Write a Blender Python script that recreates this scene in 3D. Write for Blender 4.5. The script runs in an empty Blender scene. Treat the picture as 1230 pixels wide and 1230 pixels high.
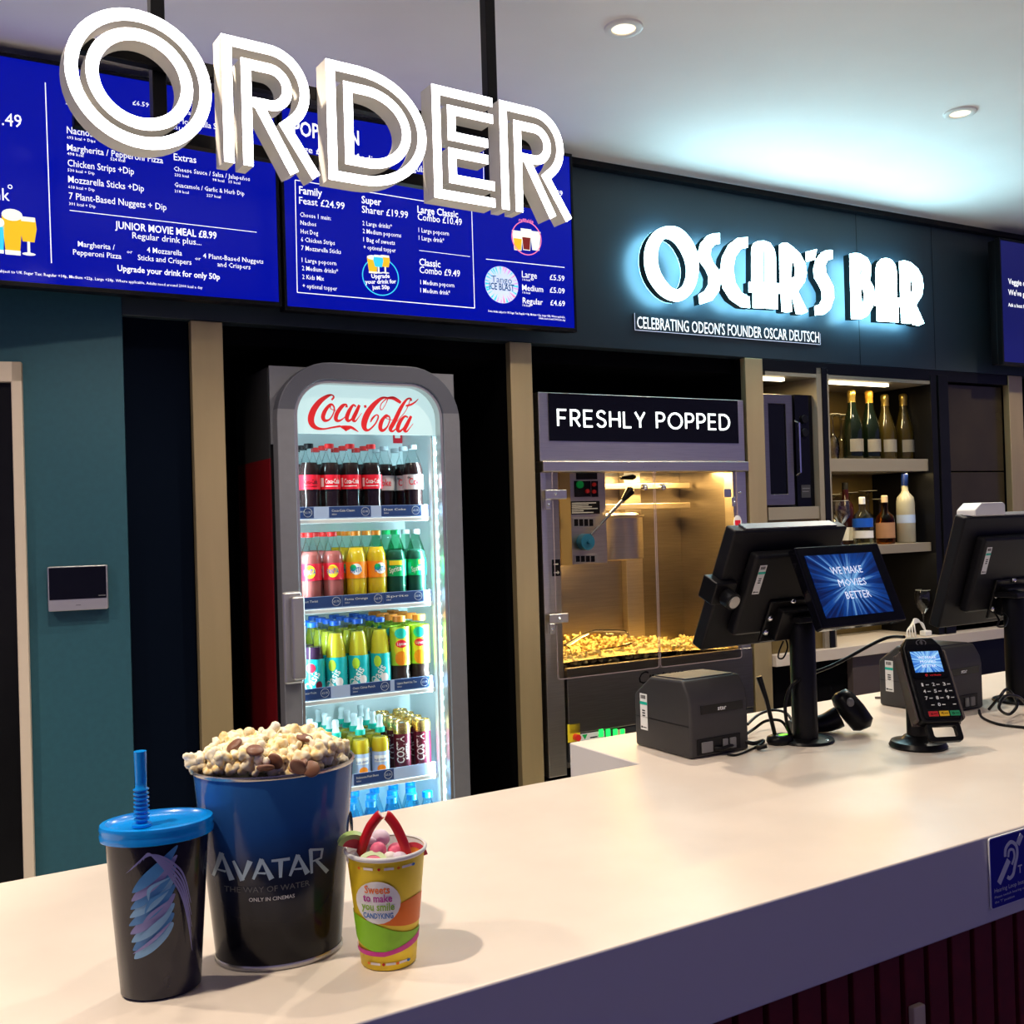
import bpy, bmesh, math, random
from mathutils import Vector, Matrix, noise
random.seed(7)
SC = bpy.context.scene
COL = SC.collection
PI = math.pi

# ------------------------------------------------------------ camera
CAMZ = 1.46
FPX = 1233.0
PITCH, ROLL = math.radians(0.5), math.radians(-1.72)
_fw = Vector((0, math.cos(PITCH), math.sin(PITCH)))
_u0 = Vector((0, -math.sin(PITCH), math.cos(PITCH)))
_r0 = Vector((1, 0, 0))
_rt = _r0 * math.cos(ROLL) + _u0 * math.sin(ROLL)
_up = _u0 * math.cos(ROLL) - _r0 * math.sin(ROLL)
cd = bpy.data.cameras.new('camera')
cam = bpy.data.objects.new('camera', cd)
COL.objects.link(cam)
m = Matrix((_rt, _up, -_fw)).transposed().to_4x4()
m.translation = (0, 0, CAMZ)
cam.matrix_world = m
cd.sensor_width = 36
cd.lens = 36 * FPX / 1230
cd.clip_start = 0.05
SC.camera = cam

# ------------------------------------------------------------ world, lights, exposure
SC.view_settings.view_transform = 'Standard'
SC.view_settings.look = 'None'
SC.view_settings.gamma = 1
SC.view_settings.exposure = 0.0
SC.view_settings.use_curve_mapping = False
SC.cycles.max_bounces = 10
SC.cycles.transparent_max_bounces = 24
SC.cycles.caustics_reflective = False
SC.cycles.caustics_refractive = False
SC.cycles.sample_clamp_indirect = 4.0
wd = bpy.data.worlds.new('foyer')
SC.world = wd
wd.use_nodes = True
wn = wd.node_tree
bg = wn.nodes['Background']                            # dim, uneven blue light of the open foyer behind the viewer
_tc = wn.nodes.new('ShaderNodeTexCoord'); _ns = wn.nodes.new('ShaderNodeTexNoise'); _rp = wn.nodes.new('ShaderNodeValToRGB')
_ns.inputs['Scale'].default_value = 2.2; _ns.inputs['Detail'].default_value = 2
_rp.color_ramp.elements[0].position = .38; _rp.color_ramp.elements[0].color = (.064, .058, .20, 1)
_rp.color_ramp.elements[1].position = .66; _rp.color_ramp.elements[1].color = (.205, .185, .42, 1)
wn.links.new(_tc.outputs['Generated'], _ns.inputs['Vector']); wn.links.new(_ns.outputs['Fac'], _rp.inputs[0]); wn.links.new(_rp.outputs[0], bg.inputs[0])
bg.inputs[1].default_value = 0.98
CEIL = 2.69

def spot(name, loc, watts, color, angle=95, blend=0.6, size=0.03, aim=(0, 0, -1)):
    l = bpy.data.lights.new(name, 'SPOT')
    l.energy = watts; l.color = color; l.spot_size = math.radians(angle); l.spot_blend = blend
    l.shadow_soft_size = size
    o = bpy.data.objects.new(name, l); COL.objects.link(o)
    o.location = loc
    o.rotation_euler = Vector(aim).to_track_quat('-Z', 'Y').to_euler()
    return o

def area(name, loc, watts, color, sx, sy, aim):
    l = bpy.data.lights.new(name, 'AREA')
    l.energy = watts; l.color = color; l.shape = 'RECTANGLE'; l.size = sx; l.size_y = sy
    o = bpy.data.objects.new(name, l); COL.objects.link(o)
    o.location = loc
    o.rotation_euler = Vector(aim).to_track_quat('-Z', 'Y').to_euler()
    return o

WARM = (1.0, 0.85, 0.68)
# ------------------------------------------------------------ frames
def ray(px, py):
    return _fw + _rt * ((px - 615) / FPX) + _up * ((615 - py) / FPX)

def at_z(px, py, z):
    d = ray(px, py); t = (z - CAMZ) / d.z
    return Vector((d.x * t, d.y * t, z))

class Frame:
    """Upright frame: x along a wall (receding right), y into it, z up."""
    def __init__(s, o, yaw):
        s.o = (o[0], o[1]); a = math.radians(yaw); s.rz = PI / 2 - a
        s.ex = (math.sin(a), math.cos(a)); s.ey = (-math.cos(a), math.sin(a))
    def on(s, px, py, y=0.0):
        d = ray(px, py); n = s.ey
        t = (y + s.o[0] * n[0] + s.o[1] * n[1]) / (d.x * n[0] + d.y * n[1])
        X = d.x * t - s.o[0]; Y = d.y * t - s.o[1]
        return X * s.ex[0] + Y * s.ex[1], CAMZ + d.z * t
    def w(s, x, y, z=0.0):
        return Vector((s.o[0] + s.ex[0] * x + s.ey[0] * y, s.o[1] + s.ex[1] * x + s.ey[1] * y, z))
    def loc(s, p):
        X = p[0] - s.o[0]; Y = p[1] - s.o[1]
        return X * s.ex[0] + Y * s.ex[1], X * s.ey[0] + Y * s.ey[1]

W = Frame((.087, 3.42), 60.8)                     # back wall of the bar
C = Frame(at_z(830, 1110, 1.0), 59.1)             # front edge of the service counter
S = Frame((-.2146 * 1.9, 1.9), 56.5)              # hanging letters
T = Frame(W.w(-1.31, 0), 72)                      # teal wall on the left

# ceiling downlights: a row over the staff side of the counter and two over its front
LAMPS = [C.w(x, 1.12, CEIL) for x in (-1.72, -.44, .833, 2.108, 3.38)] + [C.w(-1.10, .10, CEIL), C.w(.35, .12, CEIL)]
LAMPS[2] = at_z(749, 33, CEIL); LAMPS[3] = at_z(1153, 135, CEIL)
for p, e in zip(LAMPS, (74, 56, 57, 58, 48, 92, 24)):
    spot('downlight_lamp', (p.x, p.y, CEIL - .035), e, WARM, 120, .5, .028)

# ------------------------------------------------------------ materials
def mat(name, col, rough=.5, metal=0.0, emit=None, es=0.0, trans=0.0, ior=1.45, coat=0.0, spec=None, noise_amt=0.0, noise_scale=40, bump=0.0, bump_scale=200, sample_light=False, col2=None, stretch=None):
    m = bpy.data.materials.new(name); m.use_nodes = True
    nt = m.node_tree; b = nt.nodes['Principled BSDF']
    b.inputs['Base Color'].default_value = (*col, 1)
    b.inputs['Roughness'].default_value = rough
    b.inputs['Metallic'].default_value = metal
    b.inputs['IOR'].default_value = ior
    b.inputs['Transmission Weight'].default_value = trans
    b.inputs['Coat Weight'].default_value = coat
    if spec is not None: b.inputs['Specular IOR Level'].default_value = spec
    if emit: 
        b.inputs['Emission Color'].default_value = (*emit, 1); b.inputs['Emission Strength'].default_value = es
        if not sample_light: m.cycles.emission_sampling = 'NONE'
    if noise_amt or col2 or bump:
        tc = nt.nodes.new('ShaderNodeTexCoord'); src = tc.outputs['Object']
        if stretch:
            mp = nt.nodes.new('ShaderNodeMapping'); mp.inputs['Scale'].default_value = stretch
            nt.links.new(src, mp.inputs[0]); src = mp.outputs[0]
        if noise_amt or col2:
            n = nt.nodes.new('ShaderNodeTexNoise'); n.inputs['Scale'].default_value = noise_scale; n.inputs['Detail'].default_value = 4
            nt.links.new(src, n.inputs['Vector'])
            r = nt.nodes.new('ShaderNodeValToRGB'); r.color_ramp.elements[0].position = .35; r.color_ramp.elements[1].position = .68
            c2 = col2 or tuple(min(1, c * (1 + noise_amt)) for c in col)
            c1 = col if col2 else tuple(c * (1 - noise_amt) for c in col)
            r.color_ramp.elements[0].color = (*c1, 1); r.color_ramp.elements[1].color = (*c2, 1)
            nt.links.new(n.outputs['Fac'], r.inputs[0]); nt.links.new(r.outputs[0], b.inputs['Base Color'])
        if bump:
            n2 = nt.nodes.new('ShaderNodeTexNoise'); n2.inputs['Scale'].default_value = bump_scale; n2.inputs['Detail'].default_value = 3
            nt.links.new(src, n2.inputs['Vector'])
            bp = nt.nodes.new('ShaderNodeBump'); bp.inputs['Strength'].default_value = bump; bp.inputs['Distance'].default_value = .002
            nt.links.new(n2.outputs['Fac'], bp.inputs['Height']); nt.links.new(bp.outputs[0], b.inputs['Normal'])
    return m

def clear(name, tint=(1, 1, 1), gloss=.12, rough=.03, k=1.0):
    """thin clear pane: see-through with a fresnel sheen"""
    m = bpy.data.materials.new(name); m.use_nodes = True
    nt = m.node_tree; nt.nodes.clear()
    out = nt.nodes.new('ShaderNodeOutputMaterial'); mix = nt.nodes.new('ShaderNodeMixShader')
    tr = nt.nodes.new('ShaderNodeBsdfTransparent'); gl = nt.nodes.new('ShaderNodeBsdfGlossy')
    lw = nt.nodes.new('ShaderNodeLayerWeight'); lw.inputs[0].default_value = gloss
    gl.inputs['Roughness'].default_value = rough
    tr.inputs[0].default_value = (*tint, 1)
    mu = nt.nodes.new('ShaderNodeMath'); mu.operation = 'MULTIPLY'; mu.inputs[1].default_value = k
    nt.links.new(lw.outputs['Fresnel'], mu.inputs[0]); nt.links.new(mu.outputs[0], mix.inputs[0])
    nt.links.new(tr.outputs[0], mix.inputs[1]); nt.links.new(gl.outputs[0], mix.inputs[2])
    nt.links.new(mix.outputs[0], out.inputs[0])
    return m

M = {}
def mm(k, *a, **kw): M[k] = mat(k, *a, **kw)
mm('worktop', (.80, .70, .60), .33, noise_amt=.03, noise_scale=9)
mm('worktop_edge', (.74, .70, .68), .4)
mm('slat_red', (.15, .006, .010), .6, noise_amt=.15, noise_scale=30)
mm('void', (.003, .003, .004), .9, spec=.05)
mm('dark_panel', (.012, .014, .022), .32, noise_amt=.1, noise_scale=6)
mm('header', (.026, .040, .050), .42, noise_amt=.05, noise_scale=4)
mm('navy', (.0012, .0035, .010), .8, spec=.05)
mm('teal', (.018, .088, .122), .55, noise_amt=.06, noise_scale=60, bump=.05, bump_scale=300)
mm('brass', (.54, .42, .22), .36, metal=.55, noise_amt=.06, noise_scale=12, stretch=(1, 1, .15))
mm('cream', (.66, .56, .44), .5)
mm('ceiling', (.92, .91, .90), .8, noise_amt=.02, noise_scale=3)
mm('staff_floor', (.70, .69, .67), .5)
mm('floor', (.035, .028, .05), .6, noise_amt=.2, noise_scale=8)
mm('black', (.004, .004, .005), .4, spec=.3)
mm('black_satin', (.006, .006, .007), .32, noise_amt=.1, noise_scale=20, spec=.22)
mm('black_matt', (.0075, .0075, .009), .5, spec=.25, bump=.15, bump_scale=900)
mm('black_gloss', (.003, .003, .005), .08, spec=.25)
mm('dark_grey', (.032, .032, .034), .45, bump=.1, bump_scale=900)
mm('mid_grey', (.18, .18, .19), .4)
mm('printer_grey', (.036, .034, .034), .5, bump=.12, bump_scale=800)
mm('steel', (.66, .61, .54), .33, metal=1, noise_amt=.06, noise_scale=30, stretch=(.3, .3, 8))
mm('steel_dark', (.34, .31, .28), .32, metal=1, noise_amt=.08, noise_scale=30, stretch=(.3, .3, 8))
mm('chrome', (.8, .8, .8), .08, metal=1)
mm('door_grey', (.205, .21, .232), .42, metal=.25, noise_amt=.03, noise_scale=40)
mm('aluminium', (.55, .54, .53), .33, metal=.8)
mm('red_side', (.17, .006, .010), .35)
mm('white', (.82, .82, .80), .5)
mm('paper', (.80, .82, .80), .55)
mm('screen_blue', (0, 0, .02), .12, spec=.25, emit=(.0, .004, .36), es=1.0, sample_light=True)
mm('screen_navy', (0, 0, .02), .15, emit=(.006, .008, .10), es=1.0)
mm('glow_white', (.8, .8, .8), .4, emit=(1, 1, 1), es=1.1)
mm('glow_soft', (.6, .6, .7), .4, emit=(.75, .8, 1), es=.8)
mm('letter_face', (.9, .9, .9), .4, emit=(1, .98, .96), es=12.0, sample_light=True)
mm('letter_side', (.66, .62, .56), .45, emit=(1, .90, .76), es=.10)
mm('oscar_face', (.9, .9, .9), .4, emit=(.50, .90, 1), es=20.0, sample_light=True)
mm('oscar_side', (.02, .045, .05), .5)
mm('halo', (.5, .8, .9), .4, emit=(.28, .72, 1), es=22.0, sample_light=True)
mm('popped_face', (.9, .9, .9), .4, emit=(.9, 1, .98), es=2.0, sample_light=True)
mm('lamp_glow', (1, .9, .7), .4, emit=(1, .80, .52), es=1.5)
mm('strip_warm', (1, .9, .7), .4, emit=(1, .86, .55), es=5.0, sample_light=True)
mm('strip_cool', (.7, .8, .8), .4, emit=(.45, .85, .92), es=1.5)
mm('led_cool', (.9, 1, 1), .4, emit=(.8, .97, 1), es=30.0)
mm('fridge_white', (.74, .82, .84), .5)
mm('fridge_shelf', (.78, .84, .86), .35)
mm('header_panel', (.22, .25, .25), .4, emit=(.66, .92, .93), es=.80)
mm('coke_red', (.72, .018, .022), .4, emit=(.75, .02, .02), es=.25)
mm('price_blue', (.025, .06, .20), .35)
mm('price_clear', (.42, .55, .80), .25)
mm('red_cap', (.75, .02, .02), .4)
mm('label_red', (.72, .012, .03), .35)
mm('label_silver', (.60, .58, .60), .3)
mm('fruit_red', (.75, .02, .05), .35)
mm('orange', (.90, .27, .01), .4)
mm('green', (.0, .42, .12), .4)
mm('lime', (.45, .70, .04), .4)
mm('yellow', (.88, .70, .03), .4)
mm('teal_label', (.01, .45, .48), .35)
mm('cap_blue', (.01, .10, .55), .4)
mm('water_blue', (.0, .30, .80), .4)
mm('cap_teal', (.01, .48, .36), .4)
mm('cap_white', (.72, .82, .85), .4)
mm('cap_grey', (.48, .55, .60), .4)
mm('peach', (.88, .28, .03), .4)
mm('maroon', (.10, .006, .020), .3)
mm('gold', (.75, .52, .18), .25, metal=.9)
mm('cola', (.018, .008, .008), .12)
mm('liq_pink', (.42, .11, .10), .15)
mm('liq_orange', (.80, .52, .02), .15)
mm('liq_clear', (.055, .115, .11), .08)
mm('liq_yellow', (.70, .62, .04), .15)
mm('liq_tea', (.06, .035, .03), .12)
mm('liq_juice', (.72, .52, .03), .15)
mm('liq_dark', (.05, .02, .05), .12)
M['pet'] = clear('pet', (.94, .98, .98), .12, .10, .45)
M['pet_green'] = clear('pet_green', (.55, .85, .70), .14, .08, .5)
M['pet_water'] = clear('pet_water', (.62, .87, .95), .16, .08, .5)
M['glass'] = clear('glass', (.93, .94, .90), .40, .10, 1.2)
mm('glass_edge', (.62, .62, .52), .15)  # opaque pale rings: glints on clear glass put into the colour
M['pane'] = clear('pane', (.97, .99, .99), .035, .01)
M['smoked'] = clear('smoked', (.86, .84, .80), .06, .02)
M['acrylic'] = clear('acrylic', (.93, .88, .80), .12, .03)
mm('champagne', (.003, .006, .003), .06)
mm('champagne_gold', (.035, .026, .005), .10)
mm('foil_gold', (.70, .50, .12), .28, metal=.9)
mm('foil_orange', (.75, .38, .05), .3, metal=.6)
mm('frosted', (.40, .39, .31), .3)
M['amber'] = clear('amber', (.80, .42, .12), .25, .05, .7)
mm('red_drink', (.022, .004, .003), .08)
M['liquor'] = clear('liquor', (.86, .88, .78), .3, .04, .8)
mm('popcorn', (.94, .86, .62), .65, col2=(.86, .58, .18), noise_scale=1.6)
mm('popcorn_pale', (.95, .91, .78), .65, col2=(.92, .76, .42), noise_scale=1.4)
mm('popcorn_warm', (.93, .76, .34), .65, col2=(.96, .80, .36), noise_scale=70)
mm('choc', (.20, .085, .045), .45)
mm('cup_blue', (.0, .25, .75), .25, coat=.3)
mm('cup_navy', (.009, .008, .020), .2, coat=.2, spec=.35, noise_amt=.1, noise_scale=20)
mm('rim_steel', (.45, .44, .42), .25, metal=.8)
mm('candy_red', (.55, .008, .012), .3)
mm('candy_pink', (.85, .16, .28), .5)
mm('candy_lilac', (.72, .62, .74), .6)
mm('candy_white', (.80, .74, .72), .5)
mm('melon_green', (.35, .50, .16), .35)
mm('melon_red', (.65, .05, .07), .35)
mm('cup_yellow', (.85, .62, .02), .45)
mm('cup_orange', (.85, .17, .01), .45)
mm('cup_green', (.26, .60, .02), .45)
mm('cup_pink', (.62, .03, .28), .45)
mm('text_purple', (.45, .02, .30), .5)
mm('text_green', (.25, .50, .02), .5)
mm('text_blue', (.01, .16, .50), .5)
mm('led_green', (0, .2, .02), .3, emit=(.02, 1, .12), es=1.6)
mm('button_green', (.01, .30, .06), .3, emit=(.0, .35, .06), es=.25)
mm('button_red', (.55, .02, .02), .3, emit=(.5, .02, .01), es=.25)
mm('button_blue', (.03, .22, .42), .35)
mm('hearing_blue', (.006, .006, .30), .4)
mm('glow_led', (.0, .2, .02), .3, emit=(.25, 1, .05), es=2.0)
mm('key_yellow', (.75, .45, .02), .4)
mm('key_red', (.55, .02, .03), .4)
mm('key_green', (.02, .28, .12), .4)
mm('amber_lit', (.75, .50, .16), .35, metal=.4)
mm('brown_front', (.085, .065, .06), .45)
mm('tan_plate', (.72, .55, .36), .5)

# ------------------------------------------------------------ mesh building
_txt = {}
def text_flat(s, bold=0.0, res=2):
    """filled outlines of a word: verts (x, y) with size 1, polygons, width"""
    k = (s, bold, res)
    if k not in _txt:
        c = bpy.data.curves.new('word', 'FONT'); c.body = s; c.size = 1; c.offset = bold; c.resolution_u = res; c.fill_mode = 'FRONT'
        o = bpy.data.objects.new('word', c); COL.objects.link(o)
        me = bpy.data.meshes.new_from_object(o.evaluated_get(bpy.context.evaluated_depsgraph_get()))
        vs = [(v.co.x, v.co.y) for v in me.vertices]; fs = [tuple(p.vertices) for p in me.polygons]
        bpy.data.objects.remove(o); bpy.data.curves.remove(c); bpy.data.meshes.remove(me)
        x0 = min((v[0] for v in vs), default=0); x1 = max((v[0] for v in vs), default=1)
        _txt[k] = ([(v[0] - x0, v[1]) for v in vs], fs, max(x1 - x0, 1e-3))
    return _txt[k]

def bez(pts, n=8, closed=False):
    """Catmull-Rom through points of any dimension"""
    P = [tuple(p) for p in pts]; out = []; N = len(P)
    segs = N if closed else N - 1
    for i in range(segs):
        p0 = P[(i - 1) % N] if closed or i > 0 else P[i]; p1 = P[i]; p2 = P[(i + 1) % N]
        p3 = P[(i + 2) % N] if closed or i + 2 < N else P[i + 1]
        for k in range(n):
            t = k / n
            out.append(tuple(.5 * ((2 * b) + (-a + c) * t + (2 * a - 5 * b + 4 * c - d) * t * t + (-a + 3 * b - 3 * c + d) * t ** 3) for a, b, c, d in zip(p0, p1, p2, p3)))
    if not closed: out.append(P[-1])
    return out

def arc(cx, cz, rx, rz, a0, a1, n=16):
    return [(cx + rx * math.cos(math.radians(a0 + (a1 - a0) * i / n)), cz + rz * math.sin(math.radians(a0 + (a1 - a0) * i / n))) for i in range(n + 1)]

def round_rect(x0, x1, z0, z1, r, n=6):
    if not isinstance(r, (tuple, list)): r = (r,) * 4        # bl, br, tr, tl
    o = []
    for (cx, cz, a, rr) in ((x0 + r[0], z0 + r[0], 180, r[0]), (x1 - r[1], z0 + r[1], 270, r[1]), (x1 - r[2], z1 - r[2], 0, r[2]), (x0 + r[3], z1 - r[3], 90, r[3])):
        o += arc(cx, cz, rr, rr, a, a + 90, n)
    return o

class MB:
    def __init__(s): s.v = []; s.f = []; s.m = []; s.X = None
    def add(s, vs, fs, mi=0):
        b = len(s.v)
        for v in vs:
            s.v.append(tuple(s.X @ Vector(v)) if s.X else tuple(v))
        for f in fs: s.f.append(tuple(b + i for i in f)); s.m.append(mi)
        return s
    def box(s, x0, x1, y0, y1, z0, z1, mi=0):
        if x0 > x1: x0, x1 = x1, x0
        if y0 > y1: y0, y1 = y1, y0
        if z0 > z1: z0, z1 = z1, z0
        v = [(x, y, z) for z in (z0, z1) for y in (y0, y1) for x in (x0, x1)]
        return s.add(v, [(0, 2, 3, 1), (4, 5, 7, 6), (0, 1, 5, 4), (2, 6, 7, 3), (0, 4, 6, 2), (1, 3, 7, 5)], mi)
    def prism(s, poly, y0, y1, mi=0, side=None, back=None):
        """polygon in (x, z) extruded from y0 (front) to y1"""
        a = sum(p[0] * q[1] - q[0] * p[1] for p, q in zip(poly, poly[1:] + poly[:1]))
        if a < 0: poly = poly[::-1]
        n = len(poly)
        v = [(p[0], y0, p[1]) for p in poly] + [(p[0], y1, p[1]) for p in poly]
        s.add(v, [tuple(range(n))], mi); b = len(s.v) - 2 * n
        for i in range(n):
            j = (i + 1) % n
            s.f.append((b + j, b + i, b + n + i, b + n + j)); s.m.append(mi if side is None else side)
        s.f.append(tuple(b + n + i for i in reversed(range(n)))); s.m.append((mi if side is None else side) if back is None else back)
        return s
    def loops(s, A, B, y0, y1, mi=0, side=None):
        """frame between outline A (outer) and B (inner, same count), (x, z)"""
        n = len(A)
        v = [(p[0], y0, p[1]) for p in A] + [(p[0], y0, p[1]) for p in B] + [(p[0], y1, p[1]) for p in A] + [(p[0], y1, p[1]) for p in B]
        f = []; sd = mi if side is None else side; ms = []
        for i in range(n):
            j = (i + 1) % n
            f += [(i, j, n + j, n + i), (2 * n + j, 2 * n + i, 3 * n + i, 3 * n + j), (j, i, 2 * n + i, 2 * n + j), (n + i, n + j, 3 * n + j, 3 * n + i)]
            ms += [mi, sd, sd, sd]
        b = len(s.v); s.add(v, [], mi)
        for q, k in zip(f, ms): s.f.append(tuple(b + i for i in q)); s.m.append(k)
        return s
    def ribbon(s, path, w, y0, y1, mi=0, side=None, back=None, closed=False):
        """stroke along path (x, z) of width w (number or per-point list)"""
        n = len(path); W_ = w if isinstance(w, (list, tuple)) else [w] * n
        L = []; R = []
        for i in range(n):
            p = Vector(path[i])
            a = Vector(path[i - 1]) if (closed or i > 0) else None
            c = Vector(path[(i + 1) % n]) if (closed or i < n - 1) else None
            d1 = (p - a).normalized() if a is not None and (p - a).length > 1e-9 else None
            d2 = (c - p).normalized() if c is not None and (c - p).length > 1e-9 else None
            if d1 is None: d1 = d2
            if d2 is None: d2 = d1
            n1 = Vector((-d1.y, d1.x)); n2 = Vector((-d2.y, d2.x)); q = n1 + n2
            q = q / max(.35, q.length_squared) * 2 if q.length > .3 else n1
            L.append(p + q * W_[i] / 2); R.append(p - q * W_[i] / 2)
        v = []
        for y in (y0, y1):
            for a, b_ in zip(L, R): v += [(a.x, y, a.y), (b_.x, y, b_.y)]
        b = len(s.v); s.add(v, [], mi); o = 2 * n
        sd = mi if side is None else side; bk = sd if back is None else back
        def q_(i, *idx): s.f.append(tuple(b + k for k in idx)); s.m.append(i)
        for i in range(n if closed else n - 1):
            j = (i + 1) % n; l, r, l2, r2 = 2 * i, 2 * i + 1, 2 * j, 2 * j + 1
            q_(mi, r, r2, l2, l); q_(bk, o + l, o + l2, o + r2, o + r); q_(sd, l, l2, o + l2, o + l); q_(sd, r2, r, o + r, o + r2)
        if not closed:
            q_(sd, 0, o, o + 1, 1); e = 2 * (n - 1); q_(sd, e + 1, o + e + 1, o + e, e)
        return s
    def flat(s, poly, y, mi=0):
        a = sum(p[0] * q[1] - q[0] * p[1] for p, q in zip(poly, poly[1:] + poly[:1]))
        if a < 0: poly = poly[::-1]
        return s.add([(p[0], y, p[1]) for p in poly], [tuple(range(len(poly)))], mi)
    def line(s, a, b, w, y, mi=0):
        a = Vector(a); b = Vector(b); d = (b - a).normalized(); n = Vector((-d.y, d.x)) * w / 2
        return s.flat([tuple(a - n), tuple(b - n), tuple(b + n), tuple(a + n)], y, mi)
    def lathe(s, prof, n=20, c=(0, 0, 0), mi=0, sx=1, sy=1, cap0=True, cap1=True):
        v = []; f = []; k = len(prof); ms = []
        for r, z in prof:
            for i in range(n):
                a = 2 * PI * i / n; v.append((c[0] + r * math.cos(a) * sx, c[1] + r * math.sin(a) * sy, c[2] + z))
        for j in range(k - 1):
            for i in range(n):
                i2 = (i + 1) % n; f.append((j * n + i, j * n + i2, (j + 1) * n + i2, (j + 1) * n + i))
        if cap0 and prof[0][0] > 1e-6: f.append(tuple(reversed(range(n))))
        if cap1 and prof[-1][0] > 1e-6: f.append(tuple((k - 1) * n + i for i in range(n)))
        return s.add(v, f, mi)
    def cyl(s, p, q, r, n=16, mi=0, r2=None):
        return s.tube([p, q], r if r2 is None else [r, r2], n, mi)
    def tube(s, path, r, n=8, mi=0, flat_=None):
        P = [Vector(p) for p in path]; R = r if isinstance(r, (list, tuple)) else [r] * len(P)
        up = Vector((0, 0, 1)); t0 = (P[1] - P[0]).normalized()
        if abs(t0.z) > .9: up = Vector((1, 0, 0))
        u = t0.cross(up).normalized(); v = []; f = []
        for i, p in enumerate(P):
            t = (P[min(i + 1, len(P) - 1)] - P[max(i - 1, 0)]).normalized()
            u = (u - t * u.dot(t)); u = u.normalized() if u.length > 1e-6 else t.orthogonal().normalized()
            w = t.cross(u)
            for k in range(n):
                a = 2 * PI * k / n; v.append(tuple(p + (u * math.cos(a) + w * math.sin(a)) * R[i]))
        for j in range(len(P) - 1):
            for k in range(n):
                k2 = (k + 1) % n; f.append((j * n + k, j * n + k2, (j + 1) * n + k2, (j + 1) * n + k))
        f.append(tuple(reversed(range(n)))); f.append(tuple((len(P) - 1) * n + k for k in range(n)))
        return s.add(v, f, mi)
    def ball(s, c, r, nu=14, nv=9, mi=0, sx=1, sy=1, sz=1, fn=None):
        v = [(0, 0, 1)]; f = []
        for j in range(1, nv):
            for i in range(nu):
                a = 2 * PI * i / nu; b = PI * j / nv; v.append((math.sin(b) * math.cos(a), math.sin(b) * math.sin(a), math.cos(b)))
        v.append((0, 0, -1)); e = len(v) - 1
        for i in range(nu): f.append((0, 1 + i, 1 + (i + 1) % nu)); f.append((e, e - nu + (i + 1) % nu, e - nu + i))
        for j in range(nv - 2):
            for i in range(nu):
                a = 1 + j * nu + i; b = 1 + j * nu + (i + 1) % nu; f.append((a, a + nu, b + nu, b))
        o = []
        for p in v:
            k = r * (fn(Vector(p)) if fn else 1); o.append((c[0] + p[0] * k * sx, c[1] + p[1] * k * sy, c[2] + p[2] * k * sz))
        return s.add(o, f, mi)
    def text(s, body, x, z, size, y=0, mi=0, width=None, bold=0.0, align='l', fn=None, rot=0.0, skew=0.0, res=2):
        """flat lettering facing -y; width stretches it to fit; fn maps (x, z) to a point"""
        vs, fs, w = text_flat(body, bold, res)
        kx = size if width is None else width / w
        off = {'l': 0, 'c': -.5, 'r': -1}[align] * w * kx
        ca, sa = math.cos(rot), math.sin(rot); o = []
        for a, b in vs:
            px = a * kx + off + b * size * skew; pz = b * size
            px, pz = px * ca - pz * sa, px * sa + pz * ca
            o.append(fn(x + px, z + pz) if fn else (x + px, y, z + pz))
        return s.add(o, fs, mi)

def mesh(name, mb, mats, parent=None, bevel=0.0, smooth=True, angle=35, seg=2, loc=None, rz=None):
    me = bpy.data.meshes.new(name)
    me.from_pydata(mb.v, [], mb.f)
    mats = mats if isinstance(mats, (list, tuple)) else [mats]
    for k in mats: me.materials.append(M[k] if isinstance(k, str) else k)
    me.polygons.foreach_set('material_index', mb.m)
    me.update()
    if smooth:
        me.polygons.foreach_set('use_smooth', [True] * len(me.polygons)); me.set_sharp_from_angle(angle=math.radians(angle))
    o = bpy.data.objects.new(name, me); COL.objects.link(o)
    if parent: o.parent = parent
    if loc: o.location = loc
    if rz is not None: o.rotation_euler.z = rz
    if bevel:
        b = o.modifiers.new('bevel', 'BEVEL'); b.width = bevel; b.segments = seg; b.limit_method = 'ANGLE'; b.angle_limit = math.radians(40); b.harden_normals = True
    return o

def tag(o, label, cat, group=None):
    o['label'] = label; o['category'] = cat
    if group: o['group'] = group
    return o

def thing(name, label, cat, loc, rz=0.0, group=None):
    o = bpy.data.objects.new(name, None); COL.objects.link(o)
    o.empty_display_size = .05
    o.location = loc; o.rotation_euler = (0, 0, rz)
    return tag(o, label, cat, group)

def struct(o):
    o['kind'] = 'structure'; return o

def kids(o): return [c for c in COL.objects if c.parent == o]
KIDS = {}
def dup(root, label, loc, rz=None, group=None):
    """copy of a thing, its parts and their sub-parts"""
    if root.name not in KIDS: KIDS[root.name] = [(c, kids(c)) for c in kids(root)]
    r = root.copy(); COL.objects.link(r); r.location = loc
    if rz is not None: r.rotation_euler = (0, 0, rz)
    r['label'] = label
    if group: r['group'] = group
    for ch, gr in KIDS[root.name]:
        c = ch.copy(); COL.objects.link(c); c.parent = r
        for g in gr:
            d = g.copy(); COL.objects.link(d); d.parent = c
    return r

def in_frame(F, x, y, z): return F.w(x, y, z)

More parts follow.
